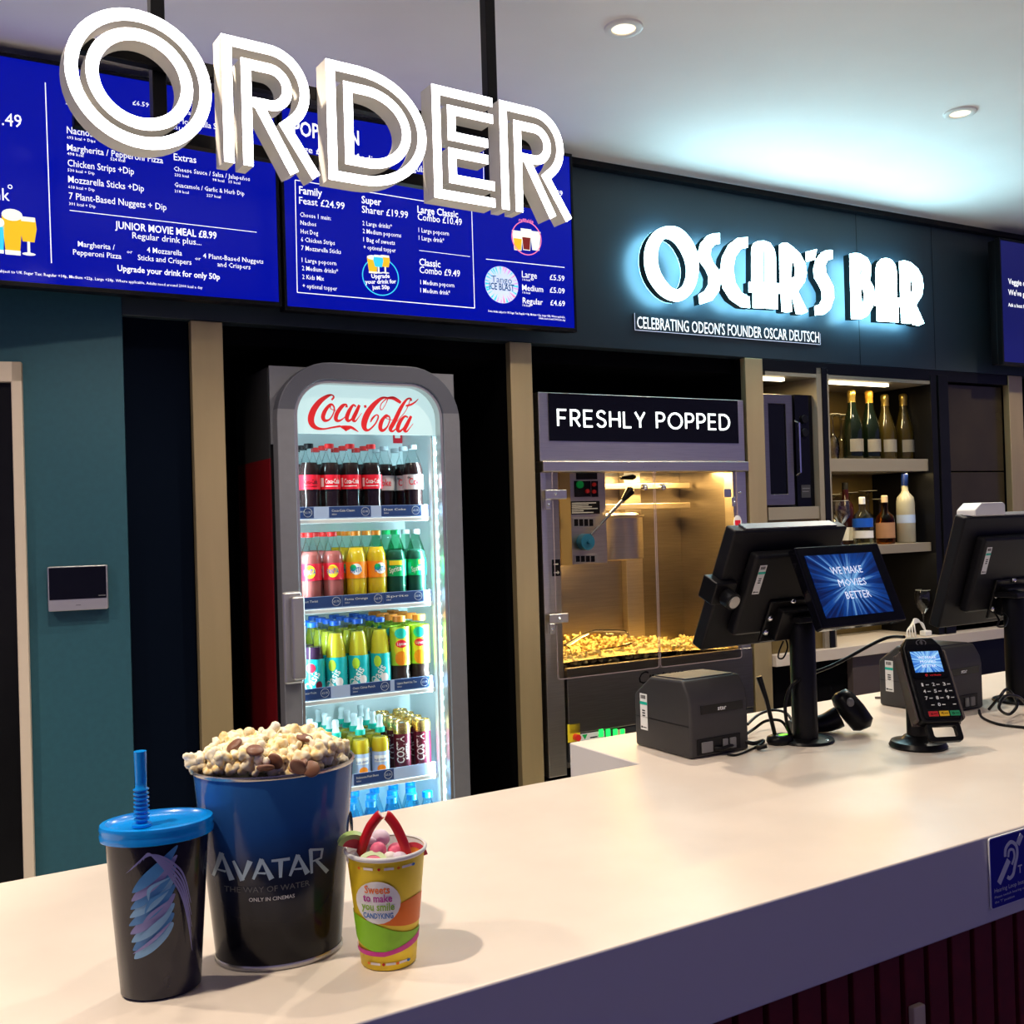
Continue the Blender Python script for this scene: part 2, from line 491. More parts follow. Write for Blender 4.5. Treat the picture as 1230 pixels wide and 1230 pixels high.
def ray_screen(name, c0, c1, c2, strength, k=26):
    """blue burst of light streaks, as shown on the till screens (centre = object origin)"""
    m = bpy.data.materials.new(name); m.use_nodes = True; nt = m.node_tree; b = nt.nodes['Principled BSDF']
    tc = nt.nodes.new('ShaderNodeTexCoord'); nz = nt.nodes.new('ShaderNodeVectorMath'); nz.operation = 'NORMALIZE'
    nt.links.new(tc.outputs['Object'], nz.inputs[0])
    n = nt.nodes.new('ShaderNodeTexNoise'); n.inputs['Scale'].default_value = k / 4; n.inputs['Detail'].default_value = 6; n.inputs['Roughness'].default_value = .7
    nt.links.new(nz.outputs[0], n.inputs['Vector'])
    ln = nt.nodes.new('ShaderNodeVectorMath'); ln.operation = 'LENGTH'; nt.links.new(tc.outputs['Object'], ln.inputs[0])
    mr = nt.nodes.new('ShaderNodeMapRange'); mr.inputs[1].default_value = 0; mr.inputs[2].default_value = .09; mr.inputs[3].default_value = .22; mr.inputs[4].default_value = -.05
    nt.links.new(ln.outputs['Value'], mr.inputs[0])
    ad = nt.nodes.new('ShaderNodeMath'); ad.operation = 'ADD'; nt.links.new(n.outputs['Fac'], ad.inputs[0]); nt.links.new(mr.outputs[0], ad.inputs[1])
    r = nt.nodes.new('ShaderNodeValToRGB'); e = r.color_ramp.elements
    e[0].position = .40; e[0].color = (*c0, 1); e[1].position = .78; e[1].color = (*c2, 1); q = e.new(.57); q.color = (*c1, 1)
    nt.links.new(ad.outputs[0], r.inputs[0]); nt.links.new(r.outputs[0], b.inputs['Emission Color'])
    b.inputs['Emission Strength'].default_value = strength; b.inputs['Base Color'].default_value = (0, 0, .01, 1); b.inputs['Roughness'].default_value = .12
    m.cycles.emission_sampling = 'NONE'
    M[name] = m
ray_screen('burst', (.002, .008, .06), (.004, .05, .26), (.25, .55, .9), 1.0)
ray_screen('burst_small', (.004, .03, .22), (.01, .15, .65), (.4, .75, 1), 1.0)

# ------------------------------------------------------------ the setting
def slab(mb, poly, z0, z1, mi=0, side=None):
    a = sum(p[0] * q[1] - q[0] * p[1] for p, q in zip(poly, poly[1:] + poly[:1]))
    if a < 0: poly = poly[::-1]
    n = len(poly); b = len(mb.v)
    mb.add([(p[0], p[1], z1) for p in poly] + [(p[0], p[1], z0) for p in poly], [], mi)
    mb.f.append(tuple(b + i for i in range(n))); mb.m.append(mi)
    mb.f.append(tuple(b + n + i for i in reversed(range(n)))); mb.m.append(mi)
    for i in range(n):
        j = (i + 1) % n; mb.f.append((b + j, b + i, b + n + i, b + n + j)); mb.m.append(mi if side is None else side)
    return mb

def fr(F): return dict(loc=(F.o[0], F.o[1], 0), rz=F.rz)

struct(mesh('floor', MB().box(-4, 5.5, -3, 7, -.05, 0), 'floor'))
struct(mesh('floor_2', slab(MB(), [(-2.2, .30), (3.4, .30), (3.4, 2.6), (-2.2, 2.6)], .0, .006), 'staff_floor', **fr(C)))  # unseen staff-side floor, made pale to bounce light onto the ceiling
struct(mesh('ceiling', MB().box(-4, 5.5, -3, 7, CEIL, CEIL + .05), 'ceiling'))
struct(mesh('wall_back', MB().box(-1.36, 4.2, .42, .50, 0, CEIL - .001), 'void', **fr(W)))
struct(mesh('wall_header', MB().box(-1.297, 4.2, 0, .06, 2.052, 2.668), 'header', **fr(W), bevel=.002))
struct(mesh('trim_1', MB().box(-1.36, 4.2, -.03, .10, 2.668, CEIL - .001), 'black', **fr(W)))
# panel joint lines on the header
mb = MB()
for px in (1029, 1119):
    x = W.on(px, 300)[0]; mb.box(x - .0012, x + .0012, -.0008, .002, 2.054, 2.668)
struct(mesh('trim_2', mb, 'black', **fr(W)))
struct(mesh('wall_left', MB().box(-2.6, .013, 0, .10, 0, CEIL - .001), 'teal', **fr(T)))
struct(mesh('wall_panel', MB().box(-1.30, -1.117, .03, .40, 0, 2.052), 'navy', **fr(W)))
for i, (a, b) in enumerate(((-1.116, -1.027), (-.0930, -.0095), (.9246, 1.0124), (2.483, 2.58))):
    struct(mesh('trim_%d' % (i + 3), MB().box(a, b, -.006 if i != 2 else -.004, .025, 0.0, 2.050), 'brass', **fr(W), bevel=.003))
    struct(mesh('trim_%d' % (i + 8), MB().box(a + .003, b - .003, .0255, .415, 0.0, 2.050), 'void', **fr(W)))
struct(mesh('wall_soffit', MB().box(-1.02, .92, .07, .41, 2.0, 2.052), 'void', **fr(W)))

# door on the left
mb = MB()
x0, x1 = -.262, -.2355
mb.box(x0, x1, -.025, .0, 0, 1.9155, 0); mb.box(-1.16, x1, -.025, 0, 1.862, 1.9155, 0); mb.box(-1.186, -1.16, -.025, 0, 0, 1.9155, 0)
d = struct(mesh('door_1', mb, 'cream', **fr(T), bevel=.003))
lf = mesh('door_leaf', MB().box(-1.16, -.262, -.008, -.001, 0.005, 1.862), 'black_satin', d)

# ------------------------------------------------------------ service counter
wt = mesh('worktop', slab(MB(), [(-1.7, 0), (3.2, 0), (3.2, .865), (.42, .865), (.42, .632), (-1.7, .632)], .879, 1.0, 0, 1), ['worktop', 'worktop_edge'], bevel=.003, **fr(C))
tag(wt, 'long pale L-shaped counter worktop with a thick bluish-grey front edge', 'counter')
cb = thing('service_counter', 'counter front clad in dark red vertical slats under the pale worktop', 'counter base', C.w(0, 0, 0), C.rz)
mb = MB(); mb.box(-1.65, 3.15, .035, .60, 0.08, .8785); mb.box(.46, 3.15, .60, .83, .08, .8785); mb.box(-1.6, 3.1, .06, .58, 0, .08)
mesh('carcass', mb, 'void', cb)
sl = None
for k in range(-24, 34):
    a = .0726 + .0491 * k + .0055
    if sl is None:
        sl = mesh('slat', MB().box(0, .0391, .012, .034, .03, .8785), 'slat_red', cb, bevel=.002); sl.location.x = a
    else:
        c = sl.copy(); COL.objects.link(c); c.location.x = a
x, z = C.on(1107, 1226)
tp = mesh('tan_patch', MB().box(-.0115, .0115, 0, .010, -.022, .022), 'tan_plate', loc=C.w(x, .0018, z - .004), rz=C.rz, bevel=.002)  # plain tan rectangle on the front of one slat
tag(tp, 'small tan rectangular plate fixed on a dark red slat under the counter', 'plate')

# hearing loop sign on the fascia
hx0, hz0 = C.on(1188, 1091); hx1, hz1 = C.on(1231, 997)
hx1 = hx0 + .1
hl = thing('hearing_loop_sign', 'blue hearing loop sign with a white ear symbol on the counter edge', 'sign', C.w(hx0, -.003, .8985), C.rz)
Hh = .9975 - .8985
mesh('backing', MB().prism(round_rect(0, .1, 0, Hh, .004), -.0005, .0015), 'white', hl)
mesh('face', MB().prism(round_rect(.0015, .0985, .0015, Hh - .0015, .003), -.0009, -.0005), 'hearing_blue', hl)
mb = MB(); y = -.0016
ear = bez([(.034, .068), (.036, .079), (.048, .086), (.060, .079), (.062, .066), (.056, .052), (.051, .040), (.043, .036), (.038, .039)], 6)
mb.ribbon(ear, .005, y, -.0009)
mb.ribbon(bez([(.041, .066), (.044, .075), (.053, .074), (.055, .064), (.049, .054)], 6), .0035, y, -.0009)
mb.ribbon([(.018, .034), (.042, .062)], .009, y, -.0009)
mb.ribbon([(.064, .080), (.074, .092)], .009, y, -.0009)
mb.text('T', .062, .039, .016, y, bold=.02)
mb.text('Hearing Loop Installed', .007, .0225, .0085, y, width=.084)
mb.text('Please switch hearing aid to', .007, .0145, .005, y, width=.08); mb.text("the 'T' position", .007, .0075, .005, y, width=.045)
mesh('ear_symbol', mb, 'glow_soft' if False else 'paper', hl, smooth=False)

# ------------------------------------------------------------ ceiling downlights
def downlight(p, label):
    t = thing('ceiling_downlight', label, 'ceiling light', (p.x, p.y, CEIL), group='ceiling downlights')
    mesh('trim_ring', MB().lathe([(.030, -.001), (.031, -.006), (.040, -.008), (.048, -.005), (.049, 0)], 28, cap0=False, cap1=False), 'white', t)
    mesh('lens', MB().lathe([(.0001, -.003), (.031, -.003)], 24, cap0=False, cap1=False), 'lamp_glow', t)
lab = ['ceiling downlight out of view to the left of the hanging letters', 'ceiling downlight above the popcorn bucket, out of view',
       'warm ceiling downlight nearer the hanging ORDER letters', 'warm ceiling downlight farther right, above the bar sign', 'ceiling downlight at far right beyond the tills', 'ceiling downlight over the front left of the counter, out of view', 'ceiling downlight over the middle front of the counter, out of view']
for p, l in zip(LAMPS, lab): downlight(p, l)

# ------------------------------------------------------------ intercom
ic = thing('intercom_panel', 'silver and black door intercom panel with a glossy screen on teal wall', 'intercom', T.w(-.1125, 0, 1.258), T.rz)
mesh('case', MB().prism(round_rect(-.0735, .0735, 0, .1175, .004), -.028, 0), 'aluminium', ic, bevel=.002)
mesh('screen', MB().box(-.070, .070, -.0295, -.028, .030, .1145), 'black_gloss', ic, bevel=.001)
mb = MB(); mb.text('panel', 0, .012, .006, -.0285, align='c') if False else mb.box(-.006, .006, -.0287, -.028, .013, .015)
mesh('logo_mark', mb, 'mid_grey', ic)
mesh('button_row', MB().box(.050, .068, -.0300, -.0295, .036, .038), 'mid_grey', ic)

# ------------------------------------------------------------ ORDER letters
sg = thing('hanging_letter_sign', 'white illuminated double-line ORDER letters hanging from the ceiling on dark rods', 'sign', S.w(.14, 0, 2.10), S.rz)
D0, D1 = -.02, .025
Z0, Z1 = .0145, .2435      # cap base and top above the thing's origin (z 2.10)
H_ = Z1 - Z0
s = .0185; g = .035
def letter_R(x0, x1, parent):
    mb = MB(); h = s / 2
    top = Z1 - h; br = .30 * H_; cx = x1 - .020 - br * .98 - h; cz = top - br
    p = [(x0 + h, Z0), (x0 + h, top), (cx, top)] + arc(cx, cz, br * .98, br, 84, -50, 18) + [(cx + br * .40, cz - br * .96), (x1 - h * 1.15, Z0)]
    mb.ribbon(p, s, D0, D1, 0, 1)
    r2 = br - g; xi = x0 + h + g
    q = [(xi, Z0), (xi, top - g), (cx, top - g)] + arc(cx, cz, r2 * .98, r2, 84, -84, 16) + [(xi + h * 1.2, cz - r2)]
    mb.ribbon(q, s, D0, D1, 0, 1)
    mb.ribbon([(xi + h * 2.3, cz - r2 - h * .2), (x1 - h * 1.15 - .043, Z0)], s, D0 - .0003, D1 - .0003, 0, 1)
    return mesh('letter_r', mb, ['letter_face', 'letter_side'], parent)
# O
mb = MB(); ox = (-.3771 - .1347) / 2 - .14; oz = (2.1075 + 2.3555) / 2 - 2.1005; orx = (.3771 - .1347) / 2; orz = .1185
def ell(r): return arc(ox, oz, orx - r, orz - r, 0, 360 - 360 / 48, 47)
for a, b in ((0, .0205), (.0325, .053)):
    mb.loops(ell(a), ell(b), D0, D1, 0, 1)
mesh('letter_o', mb, ['letter_face', 'letter_side'], sg, angle=50)
letter_R(-.1150 - .14, .0700 - .14, sg)
# D
x0, x1 = .0845 - .14, .2970 - .14; h = s / 2
def dpath(o):
    a0, a1 = x0 + h + o, x1 - h - o; b, t = Z0 + h + o, Z1 - h - o
    cx = a0 + (a1 - a0) * .30; rx = a1 - cx; rz = (t - b) / 2
    return [(a0, b), (a0, t)][::-1] [::-1] + [(cx, t)] + arc(cx, (b + t) / 2, rx, rz, 82, -82, 22) + [(cx, b)]
mb = MB()
for o in (0, g): mb.ribbon(dpath(o), s, D0, D1, 0, 1, closed=True)
mesh('letter_d', mb, ['letter_face', 'letter_side'], sg, angle=50)
# E
x0, x1 = .3125 - .14, .4570 - .14
mb = MB(); h = s / 2
mb.ribbon([(x1, Z1 - h), (x0 + h, Z1 - h), (x0 + h, Z0 + h), (x1, Z0 + h)], s, D0, D1, 0, 1)
zi = Z1 - h - g; zc = (Z0 + Z1) / 2
xi = x0 + h + g
mb.ribbon([(x1, zi), (xi, zi), (xi, zc + .017), (x1 - .014, zc + .017)], s, D0, D1, 0, 1)
mb.ribbon([(x1 - .014, zc - .017), (xi, zc - .017), (xi, Z0 + h + g), (x1, Z0 + h + g)], s, D0, D1, 0, 1)
mesh('letter_e', mb, ['letter_face', 'letter_side'], sg)
letter_R(.4740 - .14, .6590 - .14, sg)
# rails and rods behind the letters
yr = D1 + .001
rail = MB().box(-.375 - .14 + .02, .625 - .14, yr, yr + .022, 2.280 - 2.1, 2.306 - 2.1)
mesh('rail', rail, 'black_satin', sg, bevel=.002)
mesh('rail', MB().box(-.375 - .14 + .02, .625 - .14, yr, yr + .022, 2.150 - 2.1, 2.174 - 2.1), 'black_satin', sg, bevel=.002)
for px, py in ((187, 5), (585, 5)):
    xx = S.on(px, py, yr + .035)[0] - .14
    mesh('hanging_rod', MB().box(xx - .0125, xx + .0125, yr + .0222, yr + .047, 2.145 - 2.1, CEIL - 2.1 - .004), 'black_satin', sg, bevel=.002)
    mesh('ceiling_plate', MB().box(xx - .04, xx + .04, yr, yr + .07, CEIL - 2.1 - .006, CEIL - 2.1 - .0005), 'black_satin', sg)

# ------------------------------------------------------------ menu screens
YS = -.12
class Page:
    """lettering on a screen, given by where its words sit on the wall's screen plane"""
    def __init__(s, ox, oz, y, k=1.0, px0=0, py0=0): s.mb = MB(); s.ox = ox; s.oz = oz; s.y = y; s.k = k; s.px0 = px0; s.py0 = py0
    def P(s, x, y):
        a, b = W.on(s.px0 + x / s.k, s.py0 + y / s.k, YS); return a - s.ox, b - s.oz
    def t(s, body, x0, y0, x1, y1, cap, bold=0.0, mi=0, skew=0.0):
        a = s.P(x0, y0); b = s.P(x1, y1); h = s.P(x0, y0 - cap)[1] - a[1]
        s.mb.text(body, a[0], a[1], h / .70, s.y, mi, width=b[0] - a[0], bold=bold * (.2 if bold < .022 else .5), skew=skew, res=1 if cap < 20 else 2)
    def l(s, x0, y0, x1, y1, w=.0022, mi=0):
        a = s.P(x0, y0); b = s.P(x1, y1); s.mb.line(a, b, w, s.y, mi)

def tv(label, x0, x1, z0, z1):
    b = .008
    t = thing('menu_screen', label, 'screen', W.w((x0 + x1) / 2, YS, z0 - .012), W.rz, group='menu screens over the bar')
    hw = (x1 - x0) / 2; hh = z1 - z0
    A = [(-hw - b, 0), (hw + b, 0), (hw + b, hh + .022), (-hw - b, hh + .022)]; B = [(-hw, .012), (hw, .012), (hw, hh + .012), (-hw, hh + .012)]
    mesh('bezel', MB().loops(A, B, -.004, .02), 'black_satin', t, bevel=.001)
    mesh('case', MB().box(-hw - b + .002, hw + b - .002, .02, .055, .004, hh + .018).box(-.2, .2, .055, .119, .1, hh - .1), 'black', t, bevel=.004)
    p = mesh('display', MB().box(-hw, hw, 0, .019, .012, hh + .012), 'screen_blue', t)
    return t, (x0 + x1) / 2, z0 - .012
def glass_of_beer(mb, cx, cz, w, h, mi_g, mi_h, y, stem=False):
    if stem:
        mb.flat([(cx - w * .35, cz + h * .35), (cx + w * .35, cz + h * .35), (cx + w * .5, cz + h * .7), (cx + w * .42, cz + h), (cx - w * .42, cz + h), (cx - w * .5, cz + h * .7)], y, mi_g)
        mb.flat([(cx - w * .42, cz + h * .88), (cx + w * .42, cz + h * .88), (cx + w * .40, cz + h), (cx - w * .40, cz + h)], y - .0004, mi_h)
        mb.flat([(cx - w * .08, cz + .03 * h), (cx + w * .08, cz + .03 * h), (cx + w * .08, cz + h * .36), (cx - w * .08, cz + h * .36)], y, mi_h)
        mb.flat(arc(cx, cz + .03 * h, w * .4, h * .04, 0, 345, 14), y - .0002, mi_h)
    else:
        mb.flat([(cx - w * .33, cz), (cx + w * .33, cz), (cx + w * .5, cz + h * .85), (cx - w * .5, cz + h * .85)], y, mi_g)
        mb.flat([(cx - w * .36, cz), (cx + w * .36, cz), (cx + w * .37, cz + h * .1), (cx - w * .37, cz + h * .1)], y - .0003, mi_h)
        mb.flat(arc(cx, cz + h * .87, w * .5, h * .13, 0, 345, 14), y - .0004, mi_h)
mm('pic_beer', (.3, .2, 0), .4, emit=(.95, .55, .02), es=1.0)
mm('pic_foam', (.5, .5, .4), .4, emit=(.95, .95, .85), es=1.0)
mm('pic_cyan', (.0, .3, .5), .4, emit=(.05, .65, .95), es=1.0)
mm('pic_pink', (.5, .1, .2), .4, emit=(1, .22, .42), es=1.0)
mm('pic_disc', (.4, .4, .6), .4, emit=(.62, .74, .95), es=1.0)
mm('pic_purple', (.4, .1, .6), .4, emit=(.75, .35, .85), es=1.0)
mm('pic_dark', (.1, .0, .0), .4, emit=(.20, .015, .01), es=1.0)

# left screen
t1, ox, oz = tv('left wall menu screen with blue page of nachos, pizza and junior meals', -.8962 - .960, -.8962, 2.0938, 2.654)
pg = Page(ox, oz, -.0006, 3.075)
T_ = pg.t
T_('£6.59', 490, 387, 550, 397, 17, .01); T_('S', 243, 386, 262, 388, 20); T_('s', 310, 357, 325, 359, 13)
T_('Nachos', 247, 492, 342, 499, 26, .01); T_('693 kcal + Dips', 247, 512, 352, 524, 11, .02)
T_('Margherita / Pepperoni Pizza', 248, 555, 602, 600, 24, .01); T_('498 kcal', 248, 572, 308, 580, 11, .02); T_('524 kcal', 408, 592, 462, 600, 11, .02)
T_('Chicken Strips +Dip', 250, 613, 495, 646, 25, .01); T_('530 kcal + Dip', 250, 633, 350, 645, 11, .02)
T_('Mozzarella Sticks +Dip', 252, 673, 532, 710, 25, .01); T_('618 kcal + Dip', 252, 695, 350, 706, 11, .02)
T_('7 Plant-Based Nuggets + Dip', 255, 735, 615, 779, 25, .01); T_('301 kcal + Dip', 255, 757, 353, 768, 11, .02)
T_('ides', 655, 417, 705, 423, 16); T_('Mozzarella Sticks', 660, 456, 850, 482, 22); T_('351 kcal', 640, 476, 700, 484, 11)
T_('Extras', 642, 591, 725, 602, 25, .02)
T_('Cheese Sauce / Salsa / Jalapeños', 642, 631, 923, 672, 17, .005); T_('232 kcal', 645, 650, 697, 657, 10, .02); T_('98 kcal', 785, 668, 828, 673, 10, .02); T_('15 kcal', 845, 676, 887, 682, 10, .02)
T_('Guacamole / Garlic & Herb Dip', 645, 690, 903, 725, 17, .005); T_('218 kcal', 645, 710, 697, 717, 10, .02); T_('227 kcal', 763, 726, 815, 732, 10, .02)
T_('JUNIOR MOVIE MEAL £8.99', 425, 843, 800, 880, 27, .03); T_('Regular drink plus...', 489, 880, 744, 910, 23, .005)
T_('Margherita /', 288, 910, 424, 921, 20, .01); T_('Pepperoni Pizza', 270, 940, 448, 953, 20, .01); T_('or', 468, 935, 490, 937, 13, .01)
T_('4 Mozzarella', 543, 932, 672, 944, 20, .01); T_('Sticks and Crispers', 509, 960, 707, 976, 20, .01); T_('or', 720, 960, 742, 962, 13, .01)
T_('4 Plant-Based Nuggets', 750, 953, 973, 976, 18, .01); T_('and Crispers', 803, 984, 925, 998, 18, .01)
T_('Upgrade your drink for only 50p', 434, 1000, 812, 1032, 22, .03)
T_('subject to UK Sugar Tax: Regular +14p, Medium +22p, Large +28p. Where applicable. Adults need around 2000 kcal a day', -10, 1005, 748, 1072, 11, .015)
T_('£5.49', -60, 452, 80, 467, 48); T_('Drink', -110, 726, 36, 741, 46)
pg.l(167, 305, 190, 972); pg.l(257, 777, 948, 858, .0018)
a = pg.P(37, 690); pg.mb.ribbon(arc(a[0], a[1], .0045, .0045, 0, 330, 11), .002, -.0006, -.0004, closed=True)
mesh('menu_text', pg.mb, 'glow_white', t1, smooth=False)
mb = MB(); k = .00236 / 3.075
for (x, y, w, h, mi, st) in ((48, 942, 62, 150, 0, False), (107, 943, 50, 125, 0, True), (2, 936, 26, 115, 2, False)):
    q = pg.P(x, y); glass_of_beer(mb, q[0], q[1], w * k, h * k, mi, 1, -.0008, st)
mesh('drinks_picture', mb, ['pic_beer', 'pic_foam', 'pic_cyan'], t1, smooth=False)

# right-hand screen of the pair
t2, ox, oz = tv('middle wall menu screen with combo prices and a round drink badge', -.8727, .0885, 2.0845, 2.648)
pg = Page(ox, oz, -.0006, 3.075, 330, 0); T_ = pg.t
T_('POPCORN', 68, 497, 312, 545, 54, .035); T_('Large £9.49', 62, 555, 230, 588, 24, .01); T_('Medium', 285, 588, 412, 612, 24, .01); T_('Regular', 478, 626, 570, 642, 24, .01)
T_('Family', 90, 715, 175, 728, 28, .025); T_('Feast £24.99', 90, 752, 258, 770, 26, .02)
for b_, x, y, x2, y2 in (('Choose 1 main:', 93, 800, 208, 811), ('Nachos', 95, 830, 153, 836), ('Hot Dog', 96, 862, 160, 870), ('6 Chicken Strips', 97, 892, 222, 906), ('7 Mozzarella Sticks', 98, 923, 245, 940),
    ('1 Large popcorn', 100, 968, 227, 980), ('2 Medium drinks*', 101, 998, 234, 1010), ('2 Kids Mix', 102, 1030, 182, 1038), ('+ optional topper', 103, 1063, 230, 1075),
    ('2 Large drinks*', 324, 832, 433, 842), ('2 Medium popcorns', 325, 861, 467, 877), ('1 Bag of sweets', 327, 892, 444, 904), ('+ optional topper', 328, 920, 447, 934),
    ('1 Large popcorn', 531, 857, 643, 868), ('1 Large drink*', 532, 886, 626, 897), ('1 Medium popcorn', 538, 1050, 663, 1062), ('1 Medium drink*', 538, 1080, 648, 1090)):
    T_(b_, x, y, x2, y2, 17, .012)
T_('Super', 321, 750, 393, 760, 27, .025); T_('Sharer £19.99', 322, 785, 492, 804, 26, .02)
T_('Large Classic', 527, 785, 677, 801, 26, .025); T_('Combo £10.49', 528, 812, 691, 830, 25, .02)
T_('Classic', 534, 980, 612, 988, 26, .025); T_('Combo £9.49', 535, 1008, 684, 1020, 25, .02)
T_('Large', 800, 690, 870, 698, 22, .02); T_('£5.49', 1005, 716, 1063, 721, 20, .02); T_('£4.99', 1005, 762, 1063, 768, 20, .02); T_('Regular', 777, 770, 850, 780, 24, .01)
T_('Large', 913, 1024, 968, 1030, 24, .015); T_('£5.59', 1016, 1033, 1070, 1037, 20, .02); T_('Medium', 914, 1072, 991, 1077, 22, .015); T_('£5.09', 1016, 1080, 1071, 1085, 20, .02); T_('Regular', 916, 1120, 990, 1126, 22, .015); T_('£4.69', 1018, 1127, 1072, 1131, 20, .02)
for y in (1036, 1084, 1131): T_('116 kcal', 915, y, 943, y + 3, 8, .02)
T_('Some drinks subject to UK Sugar Tax: Regular +14p, Medium +22p, Large +28p. Where applicable.', 788, 1152, 1072, 1176, 8, .02); T_('Adults need around 2000 kcal a day', 975, 1178, 1073, 1188, 7, .02)
pg.l(75, 665, 745, 775); pg.l(75, 665, 83, 1080); pg.l(83, 1080, 738, 1138); pg.l(727, 770, 738, 1138)
pg.l(533, 925, 721, 948, .0016); pg.l(780, 957, 1070, 988); pg.l(770, 560, 772, 680, .002)
mesh('menu_text', pg.mb, 'glow_white', t2, smooth=False)
# round badges
mb = MB(); c = pg.P(391, 1022); k = .00236 / 3.075
mb.ribbon(arc(c[0], c[1], 74 * k, 64 * k * 1.12, 100, 80 + 355, 40), .0028, -.0012, -.0002, 0)
for i, w_ in enumerate(('Upgrade', 'your drink for', 'just 50p')):
    mb.text(w_, c[0], c[1] - .004 - i * .0165, .017, -.0013, 1, bold=.02, align='c', rot=.10)
mesh('upgrade_badge', mb, ['pic_cyan', 'glow_white'], t2, smooth=False)
mb = MB()
for (x, w, mi, st) in ((362, 38, 0, False), (408, 34, 0, True), (383, 34, 2, True)):
    q = pg.P(x, 1010); glass_of_beer(mb, q[0], q[1], w * k * 1.2, 70 * k, mi, 1, -.0016 - (.0006 if mi == 2 else 0), st)
mesh('drinks_picture', mb, ['pic_beer', 'pic_foam', 'pic_cyan'], t2, smooth=False)
mb = MB(); c = pg.P(930, 880)
mb.ribbon(arc(c[0], c[1], 70 * k, 66 * k * 1.05, 105, 75 + 360, 40), .003, -.0012, -.0002, 0)
mb.text('refillable', c[0], c[1] + 66 * k, .016, -.0013, 0, align='c', bold=.02)
for dx, mi, hh in ((-32, 1, 82), (0, 3, 90), (34, 2, 80)):
    q = pg.P(930 + dx, 925)
    mb.flat([(q[0] - 17 * k, q[1]), (q[0] + 17 * k, q[1]), (q[0] + 26 * k, q[1] + hh * k), (q[0] - 26 * k, q[1] + hh * k)], -.0006 - .0003 * (mi == 3), 2)
    if mi != 2: mb.flat([(q[0] - 15 * k, q[1] + 3 * k), (q[0] + 15 * k, q[1] + 3 * k), (q[0] + 20 * k, q[1] + hh * .6 * k), (q[0] - 20 * k, q[1] + hh * .6 * k)], -.0008 - .0003 * (mi == 3), mi)
mesh('cup_badge', mb, ['pic_pink', 'pic_beer', 'pic_foam', 'pic_dark'], t2, smooth=False)
mb = MB(); c = pg.P(838, 1052); R1, R2 = 78 * k, 76 * k
mb.flat(arc(c[0], c[1], R1, R2, 0, 352, 44), -.0006, 0)
for i in range(30):
    a = i * 2 * PI / 30 + random.uniform(-.06, .06); r0 = random.uniform(.5, .72); w = random.uniform(.03, .07)
    mb.flat([(c[0] + R1 * r0 * math.cos(a), c[1] + R2 * r0 * math.sin(a)), (c[0] + R1 * .98 * math.cos(a - w), c[1] + R2 * .98 * math.sin(a - w)), (c[0] + R1 * .98 * math.cos(a + w), c[1] + R2 * .98 * math.sin(a + w))], -.0009, [1, 2, 2, 4][i % 4] if not 8 < i < 20 else 1)
mb.text('Tango', c[0], c[1] + .006, .030, -.0012, 3, align='c'); mb.text('ICE BLAST', c[0], c[1] - .017, .030, -.0012, 3, align='c', width=.09, bold=.02)
mesh('ice_drink_badge', mb, ['pic_disc', 'pic_cyan', 'pic_purple', 'text_blue', 'pic_pink'], t2, smooth=False)

# far screen, mostly out of frame
t3, ox, oz = tv('far right wall menu screen cut off by the edge, with a veggie note', 2.290, 3.25, 2.0845, 2.612)
mb = MB()
for i, (b_, h) in enumerate((('Veggie or vegan?', .046), ("We've got you covered.", .046), ('Ask a host for details', .030))):
    q = W.on(1211, (341, 354, 368)[i], YS); mb.text(b_, q[0] - ox, q[1] - oz, h * .75, -.0006, bold=.015)
mesh('menu_text', mb, 'glow_white', t3, smooth=False)
for c_ in kids(t3):
    if c_.name.startswith('display'): c_.data.materials[0] = M['screen_navy']

# ------------------------------------------------------------ bar name sign
bs = thing('bar_name_sign', "halo-lit white art deco letters reading OSCAR'S BAR on the dark header", 'sign', W.w(1.1, 0, 2.22), W.rz)
def q(px, py):
    a, b = W.on(px, py, -.075); return (a - 1.1, b - 2.22)
F0, F1 = -.075, -.044
class Glyph:
    def __init__(s): s.mb = MB()
    def poly(s, pts): s.mb.prism([q(*p) for p in pts], F0, F1, 0, 1, 2); return s
    def ring(s, A, B): s.mb.loops([q(*p) for p in A], [q(*p) for p in B], F0, F1, 0, 1); s.halo(A, B); return s
    def halo(s, A, B): s.mb.loops([q(*p) for p in A], [q(*p) for p in B], F1, F1 + .0006, 2, 2)
    def done(s, n): return mesh(n, s.mb, ['oscar_face', 'oscar_side', 'halo'], bs, angle=40)
def z1(pts): return [(750 + x / 6.15, 250 + y / 6.15) for x, y in pts]        # read off two close-ups
def z2(pts): return [(930 + x / 6.15, 280 + y / 6.15) for x, y in pts]
def smooth_(pts, n=6): return bez(pts, n, True)
# O: heavy ring whose counter leans
oA = smooth_([(345, 132), (440, 170), (520, 280), (550, 420), (525, 570), (460, 660), (375, 690), (270, 645), (180, 530), (145, 390), (165, 260), (235, 165)])
oB = smooth_([(315, 226), (375, 262), (430, 350), (455, 440), (450, 520), (425, 580), (385, 600), (330, 570), (270, 480), (246, 390), (252, 300), (280, 240)])
Glyph().ring(z1(oA), z1(oB)).done('letter_o')
S_ = [(705, 185), (705, 262), (668, 270), (640, 300), (636, 350), (655, 400), (695, 455), (712, 530), (700, 610), (650, 680), (556, 712), (548, 640), (590, 615), (618, 570), (622, 510), (600, 455), (560, 400), (543, 335), (560, 265), (610, 205), (650, 190)]
Glyph().poly(z1(S_)).done('letter_s')
C_ = [(912, 215), (912, 290), (860, 302), (820, 360), (805, 450), (820, 550), (865, 625), (925, 658), (928, 738), (860, 730), (780, 675), (725, 590), (705, 470), (722, 360), (770, 270), (835, 222)]
Glyph().poly(z1(C_)).done('letter_c')
